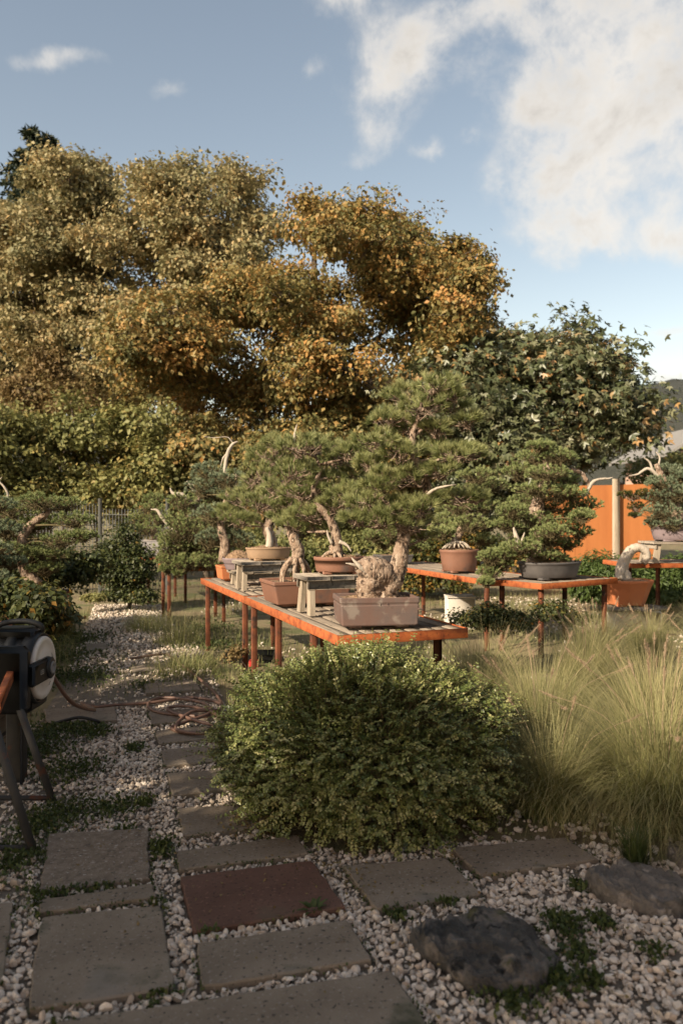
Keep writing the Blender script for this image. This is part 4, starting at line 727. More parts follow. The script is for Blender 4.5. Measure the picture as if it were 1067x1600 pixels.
trunk(T12, [P(974, 906, d12), P(971, 888, d12), P(979, 868, d12), P(988, 858, d12), P(999, 856, d12), P(1008, 862, d12), P(1009, 872, d12), P(1004, 880, d12)], [.11, .085, .07, .062, .055, .055, .05, .04], 'dead', seed=13)
mb = MB(); tube(mb, [P(966, 905, d12 - .1), P(970, 893, d12 - .08), P(975, 880, d12 - .06)], [.06, .05, .02], 8, .5, .12); mb.build('root_flare', MT['dead'], T12)
# --- blue grey pot far on the long table, and the pale planter below it
pc13 = np.array([P(614, 0, 11.5)[0], 11.5, .806]); T13 = empty('juniper_bonsai', pc13, 'blue grey pot with a low juniper on the far end of the centre right table', 'bonsai', 'potted bonsai trees'); pot(T13, pc13, rzT, 'rect', .25, .17, .13, 'darkpot', taper=.9, seed=13)
crown(T13, padlist([(600, 850, 22, 12), (625, 846, 22, 12), (612, 832, 22, 12), (640, 835, 18, 12), (585, 838, 18, 12), (650, 855, 18, 10), (600, 815, 20, 12)], 0, 0, 1, 11.5, .2, 29), MT['juniper'], 87, 25, .038, 0.0088, seed=30, trunk_pts=[P(614, 866, 11.5), P(610, 850, 11.5)], hue=.12, limbmat='twig')
mb = MB(); bx, by = P(718, 0, 10.6)[0], 10.6; box(mb, (bx, by, .21), (.36, .34, .42), bev=.01); root = empty('concrete_planter', (bx, by, 0), 'pale square concrete planter standing under the long table', 'planter'); mb.build('planter_body', MT['concrete'], root); mb = MB(); box(mb, (bx, by, .432), (.38, .36, .022)); mb.build('planter_rim', MT['concrete'], root)

# ------------------------------------------------------------------ shaded left side: bonsai, plants
dL = 8.3; pcl = np.array([P(62, 0, dL)[0], dL, .556]); TL = empty('juniper_bonsai', pcl, 'shaded spreading juniper with a red-brown trunk in an orange pot at left', 'bonsai', 'potted bonsai trees'); pot(TL, pcl, .2, 'rect', .24, .18, .15, 'terra', taper=.9, seed=14)
tl = trunk(TL, [P(58, 915, dL), P(40, 890, dL), P(34, 860, dL), P(38, 835, dL), P(55, 815, dL), P(75, 800, dL), P(60, 785, dL)], [.07, .06, .055, .05, .04, .03, .012], 'bark', seed=14)
pl = [(60, 785, 34, 15), (100, 790, 32, 15), (20, 800, 34, 16), (70, 815, 40, 16), (115, 815, 32, 15), (-10, 825, 34, 16), (40, 845, 38, 15), (95, 845, 36, 15), (130, 838, 22, 12), (75, 868, 34, 13), (10, 860, 34, 13), (50, 870, 30, 14), (45, 825, 30, 15), (70, 890, 28, 12)]
crown(TL, padlist(pl, 0, 0, 1, dL, .25, 31), MT['juniper'], 100, 27, .032, 0.0077, seed=32, trunk_pts=tl[5:], hue=-.1, limbmat='twig')
dM = 6.9; pcm = np.array([P(-30, 0, dM)[0], dM, .45]); TM = empty('juniper_bonsai', pcm, 'shaded juniper with a curled pale twig cut by the left edge', 'bonsai', 'potted bonsai trees'); pot(TM, pcm, .1, 'oval', .26, .22, .16, 'terra', taper=.86, seed=15)
tm_ = trunk(TM, [P(-30, 955, dM), P(-20, 900, dM), P(-28, 850, dM), P(-10, 810, dM)], [.07, .06, .05, .02], 'bark', seed=15)
crown(TM, padlist([(-10, 790, 34, 18), (-40, 820, 40, 20), (10, 830, 26, 16), (-20, 860, 40, 18), (15, 880, 26, 14), (-10, 905, 30, 14)], 0, 0, 1, dM, .2, 33), MT['juniper_blue'], 100, 27, .032, 0.0074, seed=34, trunk_pts=tm_, hue=-.1, limbmat='twig')
mb = MB(); tube(mb, [P(-6, 800, dM), P(6, 785, dM), P(13, 775, dM), P(8, 762, dM), P(0, 752, dM), P(4, 745, dM)], [.014, .012, .010, .009, .006, .002], 6, .5, .1); mb.build('dead_twig', MT['dead'], TM)
mb = MB(); box(mb, (pcm[0], pcm[1], .225), (.7, .5, .445), bev=.01); tag(ground_origin(mb.build('timber_plinth', MT['planks'])), 'dark timber plinth under the juniper cut by the left edge', 'plinth')
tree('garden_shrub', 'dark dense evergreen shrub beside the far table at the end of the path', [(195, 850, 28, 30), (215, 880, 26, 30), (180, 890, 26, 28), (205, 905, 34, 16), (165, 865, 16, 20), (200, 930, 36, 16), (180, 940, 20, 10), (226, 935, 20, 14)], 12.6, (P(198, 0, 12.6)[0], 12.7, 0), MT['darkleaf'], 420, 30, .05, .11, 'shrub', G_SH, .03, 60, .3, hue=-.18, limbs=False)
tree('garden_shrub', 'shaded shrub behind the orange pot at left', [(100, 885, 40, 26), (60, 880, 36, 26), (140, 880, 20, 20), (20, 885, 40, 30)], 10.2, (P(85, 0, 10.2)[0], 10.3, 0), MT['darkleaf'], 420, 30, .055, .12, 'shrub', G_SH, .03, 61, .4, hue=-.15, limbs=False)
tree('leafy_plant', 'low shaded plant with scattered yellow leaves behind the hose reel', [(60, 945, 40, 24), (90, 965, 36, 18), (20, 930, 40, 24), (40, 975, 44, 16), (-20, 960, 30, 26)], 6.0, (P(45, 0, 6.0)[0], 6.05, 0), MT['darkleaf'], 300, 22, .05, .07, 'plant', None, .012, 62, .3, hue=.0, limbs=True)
tree('leafy_plant', 'small lime green rounded plant at the path edge', [(147, 938, 12, 9), (142, 944, 12, 7), (153, 944, 10, 6)], 12.2, (P(147, 0, 12.2)[0], 12.2, 0), MT['shrubleaf'], 70, 26, .045, .05, 'plant', None, .008, 63, .06, hue=.1, limbs=False)
mb = MB(); pr = P(4, 978, 5.0); root = empty('clay_pot', (pr[0] - .12, 5.0, 0), 'terracotta pot rim showing at the left edge above the hose reel', 'pot'); pot(root, (pr[0] - .12, 5.0, pr[2] - .28), 0, 'oval', .17, .17, .29, 'terra', taper=.75, feet=False, seed=18)
mb = MB(); box(mb, (pr[0] - .12, 5.0, (pr[2] - .28) / 2), (.36, .36, pr[2] - .282), bev=.01); tag(ground_origin(mb.build('wooden_pedestal', MT['planks'])), 'dark square wooden pedestal under the left edge terracotta pot', 'pedestal')
tree('yew_hedge', 'bright green feathery evergreen mound behind the terracotta octagon pot', [(940, 895, 40, 26), (1000, 905, 50, 30), (1050, 905, 46, 34), (1100, 900, 50, 36), (1040, 950, 60, 26), (960, 930, 44, 26), (915, 915, 24, 24)], 12.6, (P(1005, 0, 12.6)[0], 12.8, 0), MT['yew'], 1100, 30, .095, .12, 'shrub', G_SH, .03, 64, .5, wide=.26, hue=.05, limbs=False)

# ------------------------------------------------------------------ hose reel, hose, trestle
def reel():
    d = 4.5; c = P(70, 1043, d); root = empty('hose_reel', (c[0] - .14, d, 0), 'black wall hose reel with a big white disc on a dark post at left', 'hose reel')
    def lathe(prof, n=40):   # profile of (x offset, radius) about the +X axis through c
        mb = MB(); t = np.arange(n) / n * 2 * np.pi; V = [np.column_stack([np.full(n, c[0] + x), c[1] + np.cos(t) * r, c[2] + np.sin(t) * r]) for x, r in prof]
        m = len(prof); i = np.arange(m - 1)[:, None] * n; j = np.arange(n)[None]; k = (j + 1) % n
        mb.add(np.concatenate(V), [np.stack([i + j, i + k, i + n + k, i + n + j], -1).reshape(-1, 4), np.arange(n)[::-1][None], ((m - 1) * n + np.arange(n))[None]]); return mb
    body = lathe([(-.26, .14), (-.25, .175), (-.22, .185), (-.18, .185), (-.175, .20), (-.13, .20), (-.125, .185), (-.08, .185), (-.075, .205), (-.03, .20), (-.012, .194), (-.012, .186), (-.03, .18)]).build('case', MT['blackp'], root)
    lathe([(-.032, .178), (-.004, .176), (.004, .170), (.006, .150), (.003, .146), (.003, .10), (.006, .096), (.006, .05)]).build('disc', MT['whitep'], root)
    mb = MB(); box(mb, (c[0] + .012, c[1] - .10, c[2] - .002), (.045, .27, .125), bev=.02); arm = mb.build('hub_arm', MT['blackp'], root)
    lathe([(.02, .062), (.040, .060), (.046, .052)]).build('hub', MT['blackp'], root)
    lathe([(.046, .036), (.053, .035), (.053, .022), (.048, .020)]).build('hub_ring', MT['greyp'], root)
    # small light badge on the arm: an outlined oblong with a bar of raised strokes
    for (yy, zz, sy, sz) in ((-.125, .011, .044, .003), (-.125, -.011, .044, .003), (-.147, 0, .003, .022), (-.103, 0, .003, .022), (-.135, 0, .004, .010), (-.125, 0, .004, .010), (-.115, 0, .004, .010)):
        mb = MB(); box(mb, (c[0] + .0355, c[1] + yy, c[2] + zz), (.002, sy, sz), bev=.0004); mb.build('badge_stroke', MT['whitep'], arm)
    for az, rr in ((20, .122), (-60, .125), (200, .12)):     # faint moulded marks on the disc
        mb = MB(); a = R(az); 
        for k in range(3): box(mb, (c[0] + .0045, c[1] + math.cos(a + .09 * k) * rr, c[2] + math.sin(a + .09 * k) * rr), (.002, .008, .006), bev=.0004)
        mb.build('disc_mark', MT['greyp'], root)
    mb = MB(); tube(mb, [(c[0] - .25, c[1] - .05, c[2] + .18), (c[0] - .24, c[1] - .03, c[2] + .245), (c[0] - .12, c[1], c[2] + .262), (c[0] - .03, c[1] + .02, c[2] + .235), (c[0] - .03, c[1] + .03, c[2] + .185)], .016, 10); mb.build('handle', MT['blackp'], root)
    mb = MB(); box(mb, (c[0] - .15, c[1], c[2] + .20), (.24, .16, .06), bev=.02); mb.build('top_housing', MT['blackp'], root)
    mb = MB(); box(mb, (c[0] - .10, c[1] - .235, c[2] - .02), (.21, .10, .36), bev=.035); mb.build('front_housing', MT['blackp'], root)
    mb = MB(); box(mb, (c[0] - .16, c[1] + .02, c[2] - .19), (.25, .26, .09), bev=.02); mb.build('lower_housing', MT['blackp'], root)
    mb = MB(); box(mb, (c[0] - .18, c[1] + .06, (c[2] - .2) / 2), (.09, .09, c[2] - .2), bev=.006); mb.build('post', MT['darkmetal'], root)
    mb = MB(); box(mb, (c[0] - .35, c[1], c[2] + .02), (.11, .1, .2), bev=.01); mb.build('bracket', MT['blackp'], root)
    return c
rc = reel()
gz = .045
def gg(x, y, z=gz): return G(x, y, z)
hp = [np.array([rc[0] - .05, rc[1] + .20, rc[2] - .05]), np.array([rc[0] + .03, rc[1] + .36, rc[2] - .28]), np.array([rc[0] + .02, 5.35, .22]), gg(128, 1098), gg(150, 1104), gg(185, 1101), gg(235, 1098), gg(300, 1090), gg(345, 1100), gg(335, 1118), gg(290, 1118), gg(245, 1112), gg(232, 1100), gg(255, 1090), gg(310, 1096, .06), gg(330, 1112, .065), gg(290, 1128, .06), gg(268, 1138), gg(300, 1146), gg(345, 1142), gg(352, 1128, .06), gg(330, 1112, .07), gg(290, 1103, .07), gg(262, 1108, .06), gg(300, 1124, .075), gg(340, 1136, .06), gg(318, 1146, .06), gg(275, 1138, .06), gg(300, 1112, .085), gg(345, 1108, .06), gg(338, 1085), gg(318, 1066), gg(296, 1048), gg(272, 1030), gg(258, 1022), gg(225, 1026), gg(205, 1029)]
mb = MB(); tube(mb, hp, .0125, 8, .5, 0, 8); tag(ground_origin(mb.build('garden_hose', MT['hose'])), 'brown garden hose running from the reel and coiled on the slabs', 'hose')
mb = MB(); tube(mb, [gg(80, 1132, .02), gg(100, 1126, .05), gg(125, 1121, .07), gg(150, 1126, .05), gg(158, 1130, .02)], .011, 8); tag(ground_origin(mb.build('hose_offcut', MT['blackp'])), 'short dark arched piece of hose over the left slab', 'hose')
def trestle():
    root = empty('metal_trestle', (-1.75, 3.9, 0), 'rusty metal trestle with splayed legs cut by the left edge', 'trestle')
    mb = MB(); a = np.array([-1.53, 3.55, .69]); b = P(22, 1043, 4.45); b[2] = .68; e = b - a; box(mb, (a + b) / 2, (.035, np.linalg.norm(e) + .15, .05), np.column_stack([nrm(np.cross(e, (0, 0, 1))), nrm(e), nrm(np.cross(np.cross(e, (0, 0, 1)), e))]), bev=.003); mb.build('top_bar', MT['rust'], root)
    for p0, p1 in ((P(14, 1058, 4.24), G(85, 1257)), (P(-22, 1090, 3.62), G(54, 1337))):
        mb = MB(); tube(mb, [p0, p1], .02, 10, smooth=False, n=2); mb.build('leg', MT['darkmetal'], root)
        q = p1.copy(); q[0] -= 1.15; q2 = p0.copy(); q2[0] -= .25; mb = MB(); tube(mb, [q2, q], .02, 10, smooth=False); mb.build('leg', MT['darkmetal'], root)
        f = np.array([p1[0] - .02, p1[1], .035]); mb = MB(); tube(mb, [f, f - np.array([1.1, 0, 0])], .013, 8, smooth=False); mb.build('foot_bar', MT['darkmetal'], root)
        h = p0 - np.array([0, 0, .05]); mb = MB(); tube(mb, [h + np.array([.04, 0, .05]), h + np.array([-.3, 0, .05])], .02, 8, smooth=False); mb.build('head_bar', MT['rust'], root)
trestle()

# ------------------------------------------------------------------ slabs
G_SL = 'slabs set in the gravel'
slabs = [('red-brown square slab between the grey slabs', [(282, 1370), (488, 1343), (540, 1415), (302, 1455)], 'slab_red'),
         ('wide grey slab directly in front of the red-brown slab', [(307, 1473), (545, 1438), (582, 1498), (316, 1540)], 'slab'),
         ('largest grey slab cut by the bottom edge', [(85, 1597), (612, 1516), (672, 1606), (135, 1705)], 'slab'),
         ('narrow dark slab directly behind the red-brown slab', [(275, 1330), (465, 1305), (482, 1333), (280, 1358)], 'slab'),
         ('grey slab touching the left foot of the bush, fallen leaves at its corner', [(277, 1262), (395, 1255), (415, 1290), (286, 1306)], 'slab'),
         ('step slab beside the lower left flank of the bush', [(262, 1208), (372, 1200), (392, 1226), (270, 1243)], 'slab'),
         ('step slab just in front of the hose coil', [(252, 1172), (350, 1162), (372, 1184), (258, 1197)], 'slab'),
         ('step slab under the front of the hose coil', [(243, 1142), (350, 1130), (365, 1148), (248, 1162)], 'slab'),
         ('step slab under the back of the hose coil', [(232, 1112), (335, 1104), (345, 1121), (238, 1131)], 'slab'),
         ('dappled step slab between the hose coil and the grassy path', [(226, 1068), (306, 1062), (314, 1077), (228, 1083)], 'slab'),
         ('thin far slab lying across the path under the hose end', [(205, 1040), (262, 1035), (266, 1044), (206, 1050)], 'slab'),
         ('small far slab at the left of the path in the sun patch', [(136, 1006), (168, 1004), (168, 1014), (134, 1017)], 'slab'),
         ('lone slab below the hose reel at left', [(68, 1108), (180, 1101), (183, 1124), (75, 1129)], 'slab'),
         ('washed aggregate square slab at left with a rough pebbled top', [(78, 1303), (232, 1293), (236, 1370), (62, 1392)], 'slab_rough'),
         ('narrow strip slab between the two left squares', [(62, 1405), (238, 1380), (245, 1400), (62, 1427)], 'slab'),
         ('big plain grey square slab at lower left', [(65, 1432), (253, 1413), (272, 1543), (42, 1577)], 'slab'),
         ('slab corner cut by the left edge', [(-75, 1416), (22, 1409), (4, 1534), (-130, 1552)], 'slab'),
         ('grey slab under the right front of the bush', [(535, 1352), (698, 1340), (752, 1396), (588, 1420)], 'slab'),
         ('right-hand slab at the foot of the tall grass', [(705, 1325), (882, 1307), (934, 1341), (748, 1367)], 'slab')]
SLABQ = []
for i, (lb, q, mt) in enumerate(slabs):
    r = np.random.RandomState(i + 80); zt = .034 + r.uniform(-.004, .004); Q = np.array([G(x, y, zt) for x, y in q]); SLABQ.append(Q[:, :2]); c = Q.mean(0); root_z = zt
    # outline with chipped edge, chamfer ring, side
    pts = []
    for k in range(4):
        a, b = Q[k], Q[(k + 1) % 4]; n = 9
        for s in range(n):
            t = s / n; p = a + (b - a) * t; p = p + np.array([r.normal() * .003, r.normal() * .003, 0]); 
            if s == 0: p = p + nrm(c - p) * .004
            pts.append(p)
    pts = np.array(pts); m = len(pts); inw = nrm(c - pts) * .006; tilt = np.array([r.normal() * .004, r.normal() * .004])
    def tz(p): return (p[:, :2] - c[:2]) @ tilt
    ring0 = pts.copy(); ring0[:, 2] = -.02; ring1 = pts.copy(); ring1[:, 2] = zt - .005 + tz(pts); ring2 = pts + inw; ring2[:, 2] = zt + tz(ring2)
    mb = MB(); j = np.arange(m); k2 = (j + 1) % m
    qd = np.concatenate([np.stack([k2, j, m + j, m + k2], 1), np.stack([m + k2, m + j, 2 * m + j, 2 * m + k2], 1)])
    mb.add(np.concatenate([ring0, ring1, ring2]), [qd[:, ::-1], (2 * m + j)[::-1][None]])
    o = mb.build('paving_slab', MT[mt], smooth=False); me = o.data
    me.update(); 
    if me.polygons[len(me.polygons) - 1].normal.z < 0: me.flip_normals()
    tag(ground_origin(o), lb, 'paving slab', G_SL)

# ------------------------------------------------------------------ boulders
def boulder(label, pxs, mat, zc, seed, h):
    from mathutils import noise as mn
    r = np.random.RandomState(seed); Q = np.array([G(x, y)[:2] for x, y in pxs]); c = Q.mean(0); ang = np.arctan2(Q[:, 1] - c[1], Q[:, 0] - c[0]); rad = np.linalg.norm(Q - c, axis=1)
    o = np.argsort(ang); ang = ang[o]; rad = rad[o]; A = np.concatenate([ang - 2 * np.pi, ang, ang + 2 * np.pi]); Rr = np.concatenate([rad, rad, rad])
    n, m = 170, 80; V = []
    for k in range(m):
        t = k / (m - 1); s = (1 - t ** 2.6) if t < 1 else 0.0; z = -.03 + (h + .03) * min(1, (t / .42)) ** .8 * (.86 + .14 * t)
        for jx in range(n):
            a = -math.pi + jx / n * 2 * math.pi; rr = np.interp(a, A, Rr); x, y = c[0] + math.cos(a) * rr * s, c[1] + math.sin(a) * rr * s
            nz = mn.fractal(Vector((x * 6 + seed, y * 6, z * 9)), 1.0, 2.0, 6); cell = mn.voronoi(Vector((x * 7 + seed, y * 7, z * 7)))[0][0]
            rg = 1 - abs(mn.fractal(Vector((x * 11 + seed, y * 4, z * 14)), .8, 2.1, 5)) * 2; f = 1 + .12 * nz + .10 * (cell - .3); V.append((c[0] + (x - c[0]) * f, c[1] + (y - c[1]) * f, z * (1 + .22 * nz) + .016 * rg * min(1, 3 * t) + .007 * mn.fractal(Vector((x * 38, y * 38, z * 38 + seed)), .7, 2.2, 4) + .05 * (cell - .3) * min(1, 4 * t) * (h / .1) - .10 * h / .12 * (y - c[1]) * 0 + .12 * (x - c[0]) * min(1, 3 * t) * -.5))
    V = np.array(V); i = np.arange(m - 1)[:, None] * n; j = np.arange(n)[None]; k = (j + 1) % n
    mb = MB(); mb.add(V, [np.stack([i + j, i + k, i + n + k, i + n + j], -1).reshape(-1, 4)]); tag(ground_origin(mb.build('boulder', MT[mat])), label, 'boulder', 'boulders in the gravel'); return Q
B1 = boulder('large dark flat boulder lying in the white gravel', [(650, 1478), (700, 1452), (775, 1446), (850, 1480), (872, 1510), (860, 1545), (800, 1565), (735, 1560), (700, 1525)], 'boulder', 0, 3, .06)
B2 = boulder('smaller grey boulder in front of the green grass tuft', [(912, 1385), (960, 1375), (1030, 1380), (1072, 1400), (1070, 1432), (1010, 1437), (985, 1425), (930, 1408)], 'boulder2', 0, 8, .065)
boulder('small sunlit stone at the right edge among dry grass', [(1040, 1345), (1090, 1338), (1100, 1355), (1060, 1362)], 'boulder2', 0, 15, .06)

# ------------------------------------------------------------------ gravel
def ico(sub):
    t = (1 + 5 ** .5) / 2; V = nrm(np.array([(-1, t, 0), (1, t, 0), (-1, -t, 0), (1, -t, 0), (0, -1, t), (0, 1, t), (0, -1, -t), (0, 1, -t), (t, 0, -1), (t, 0, 1), (-t, 0, -1), (-t, 0, 1)], float))
    Fc = [(0, 11, 5), (0, 5, 1), (0, 1, 7), (0, 7, 10), (0, 10, 11), (1, 5, 9), (5, 11, 4), (11, 10, 2), (10, 7, 6), (7, 1, 8), (3, 9, 4), (3, 4, 2), (3, 2, 6), (3, 6, 8), (3, 8, 9), (4, 9, 5), (2, 4, 11), (6, 2, 10), (8, 6, 7), (9, 8, 1)]
    for _ in range(sub):
        V = [tuple(v) for v in V]; cache = {}; nf = []
        def mid(a, b):
            k = (min(a, b), max(a, b))
            if k not in cache: V.append(tuple(nrm(np.array(V[a]) + np.array(V[b])))); cache[k] = len(V) - 1
            return cache[k]
        for a, b, c in Fc:
            x, y, z = mid(a, b), mid(b, c), mid(c, a); nf += [(a, x, z), (b, y, x), (c, z, y), (x, y, z)]
        Fc = nf; V = np.array(V)
    return np.array(V), np.array(Fc)
def stones(mb, X, Y, size, sub, r, zoff=0.0):
    n = len(X)
    if n == 0: return
    BV, BF = ico(sub); m = len(BV)
    # angular pebbles: clip the sphere by a few random planes, squash, spin
    V = np.repeat(BV[None], n, 0)
    for k in range(8):
        nn = nrm(r.normal(size=(n, 3))); dd = r.uniform(.36, .85, n); pr = np.einsum('nmi,ni->nm', V, nn); V = V - np.maximum(pr - dd[:, None], 0)[..., None] * nn[:, None]
    V = V * (np.stack([r.uniform(.8, 1.25, n), r.uniform(.6, 1.0, n), r.uniform(.45, .8, n)], 1) * size[:, None] * .5)[:, None]
    q = nrm(r.normal(size=(n, 4)) * np.array([1.6, .5, .5, 1.6])); w_, x, y, z = q.T
    M = np.stack([1 - 2 * (y * y + z * z), 2 * (x * y - z * w_), 2 * (x * z + y * w_), 2 * (x * y + z * w_), 1 - 2 * (x * x + z * z), 2 * (y * z - x * w_), 2 * (x * z - y * w_), 2 * (y * z + x * w_), 1 - 2 * (x * x + y * y)], 1).reshape(n, 3, 3)
    V = np.einsum('nij,nmj->nmi', M, V); V += np.stack([X, Y, size * .22 + r.uniform(-.002, .014, n) + zoff], 1)[:, None]
    a = np.repeat(r.uniform(0, 1, n), m); mb.add(V.reshape(-1, 3), (BF[None] + np.arange(n)[:, None, None] * m).reshape(-1, 3), a)
def gravel():
    r = np.random.RandomState(21); mb = MB(); poly = np.array(GRAVEL)
    def blocked(X, Y, mg=0.0):
        b = np.zeros(len(X), bool)
        for q in SLABQ + [B1, B2]:
            c = q.mean(0); b |= inpoly(X, Y, c + (q - c) * (1.0 - mg))
        return b
    # foreground and right
    def batch(n, x0, x1, y0, y1, s0, s1, sub, thin=None):
        X = r.uniform(x0, x1, n); Y = r.uniform(y0, y1, n); k = inpoly(X, Y, poly) & ~blocked(X, Y, -.015)
        if thin is not None: k &= r.uniform(size=n) < thin(X, Y)
        vis = np.abs(X) < Y * .46 + .45; k &= vis; X, Y = X[k], Y[k]; S = s0 + (s1 - s0) * r.beta(1.5, 2.7, len(X)); big = S / Y > .0098
        if sub == 0: big[:] = False
        stones(mb, X[big], Y[big], S[big], 1, r); stones(mb, X[~big], Y[~big], S[~big], 0, r)
    left = lambda X, Y: np.clip(1.15 + (X + 1.05 + .12 * (Y - 3)) * 1.3, .12, 1) * np.where(Y > 6, .65, 1)
    batch(21000, -2.2, 2.6, 2.0, 3.15, .014, .048, 1, left)
    batch(19000, -2.2, 2.6, 3.1, 4.4, .014, .046, 1, left)
    batch(15000, -2.6, .3, 4.4, 6.4, .018, .050, 0, left)
    batch(14000, -4.5, -.5, 6.4, 13.5, .02, .05, 0, left)
    n = 9000; X = r.uniform(-4.2, -1.2, n); Y = r.uniform(7.6, 13.2, n); k = inpoly(X, Y, poly) & (r.uniform(size=n) < .8) & ~blocked(X, Y); stones(mb, X[k], Y[k], r.uniform(.03, .06, k.sum()), 0, r, .004)
    # scattered light stones on the earth under the tables
    n = 5200; X = r.uniform(-2.2, 4.5, n); Y = r.uniform(6.2, 14.5, n); k = (np.sin(X * 2.1 + 1) + np.sin(Y * 1.7 + X) + r.normal(size=n) * .7 > .2) & (np.abs(X) < Y * .45); stones(mb, X[k], Y[k], r.uniform(.02, .055, k.sum()), 0, r, -.004)
    n = 500; X = r.uniform(.6, 1.9, n); Y = r.uniform(3.3, 4.1, n); k = ~blocked(X, Y); stones(mb, X[k], Y[k], r.uniform(.02, .045, k.sum()), 1, r, -.004)
    tag(mb.build('gravel', MT['stone'], smooth=False), 'pale crushed gravel between the slabs', 'gravel', kind='stuff')
gravel()

# ------------------------------------------------------------------ the clipped bush
def bush():
    r = np.random.RandomState(31); c = np.array([.13, 4.22, .345]); Rx, Ry, Rz = .77, .70, .385; root = empty('box_bush', (c[0], c[1], 0), 'broad dense small-leaved green bush in front of the near table', 'bush'); lf = MB(); tw_ = MB()
    n = 7600; u = nrm(r.normal(size=(n, 3))); u[:, 2] = np.where(u[:, 2] < -.80, -u[:, 2], u[:, 2])
    lump = 1 + .05 * np.sin(u[:, 0] * 3.1 + 2) * np.cos(u[:, 1] * 2.7) + .07 * np.sin(u[:, 0] * 7 + 1) * np.sin(u[:, 1] * 6) + .05 * np.sin(u[:, 2] * 9 + u[:, 0] * 5) + .03 * np.sin(u[:, 0] * 17 + u[:, 2] * 13)
    rad = np.where(r.uniform(size=n) < .35, r.uniform(.62, .9, n), r.uniform(.9, 1.04, n)) * lump; s = c + u * rad[:, None] * np.array([Rx, Ry, Rz])
    low = u[:, 2] < 0; hz = np.maximum(np.linalg.norm(u[:, :2], axis=1), .2); kf = np.where(low, (1 - .28 * (-u[:, 2]).clip(0, 1) ** 1.5) / hz, 1.0); s[:, :2] = c[:2] + (s[:, :2] - c[:2]) * np.minimum(kf, 2.5)[:, None]
    s[:, 2] = np.maximum(s[:, 2], .03)
    # sprays: on the flanks they arch outward and lie flat, on top they point up
    out = nrm(u * np.array([1, 1, .35])); D = nrm(out + np.array([0, 0, .25]) + np.clip(u[:, 2:3], 0, 1) * np.array([.15, 0, .45]) + r.normal(size=(n, 3)) * .38); ln = r.uniform(.05, .125, n) * np.where(r.uniform(size=n) < .10, 1.8, 1)
    side = nrm(np.cross(D, nrm(np.array([0, 0, 1]) + r.normal(size=(n, 3)) * .3))); e = s + D * ln[:, None]; e[:, 2] -= ln * .12; tint0 = np.clip(r.normal(.42, .16, n), 0, 1)
    twigs(tw_, s - D * .08, e, .0022, .001, .4)
    k = 8; tt = (np.arange(k) + .6) / k
    for i, t in enumerate(tt):
        pos = s + D * (ln * t)[:, None]; pos[:, 2] -= ln * .12 * t * t
        for sg in (-1, 1):
            d2 = nrm(side * sg * .9 + D * .55 + r.normal(size=(n, 3)) * .25); nn_ = np.cross(side, D); nn_ = nn_ * np.sign(nn_[:, 2:3] + .4); nn_ = nrm(nn_ + u * .6 + r.normal(size=(n, 3)) * .35); d2 = nrm(d2 - nn_ * (d2 * nn_).sum(1, keepdims=True)); s2 = np.cross(nn_, d2)
            L_ = r.uniform(.015, .025, n) * (1.1 - .35 * t); a = np.clip(tint0 + .22 * (t - .55) + r.normal(0, .10, n), 0, 1); m = r.uniform(size=n) < .93; leaf_cards(lf, pos[m], d2[m], s2[m], L_[m], L_[m] * .70, .12, a[m], .5)
    n2 = 34000; u2 = nrm(r.normal(size=(n2, 3))); u2[:, 2] = np.where(u2[:, 2] < -.75, -u2[:, 2], u2[:, 2]); p = c + u2 * (r.uniform(.55, .93, n2))[:, None] * np.array([Rx, Ry, Rz]); lo2 = u2[:, 2] < 0; hz = np.maximum(np.linalg.norm(u2[:, :2], axis=1), .2); p[lo2, :2] = c[:2] + (p[lo2, :2] - c[:2]) * np.minimum((.82 / hz[lo2]), 2)[:, None]
    p[:, 2] = np.maximum(p[:, 2], .03); nn_ = nrm(u2 + r.normal(size=(n2, 3)) * .5); d2 = r.normal(size=(n2, 3)); d2 = nrm(d2 - nn_ * (d2 * nn_).sum(1, keepdims=True)); leaf_cards(lf, p, d2, np.cross(nn_, d2), .019, .013, .12, np.clip(r.normal(.35, .15, n2), 0, 1), .5)
    lf.build('foliage', MT['boxleaf'], root)
    for k in range(40):
        a = r.uniform(0, 6.283); q = nrm(np.array([math.cos(a), math.sin(a), r.uniform(.1, 1.2)])); tube(tw_, [np.array([c[0], c[1], .0]) + .1 * q * np.array([1, 1, 0]), c + q * np.array([.35, .33, .15]), c + q * np.array([.58, .52, .34])], [.012, .007, .003], 5, .4, r=r)
    tw_.build('branch', MT['twig'], root)
bush()

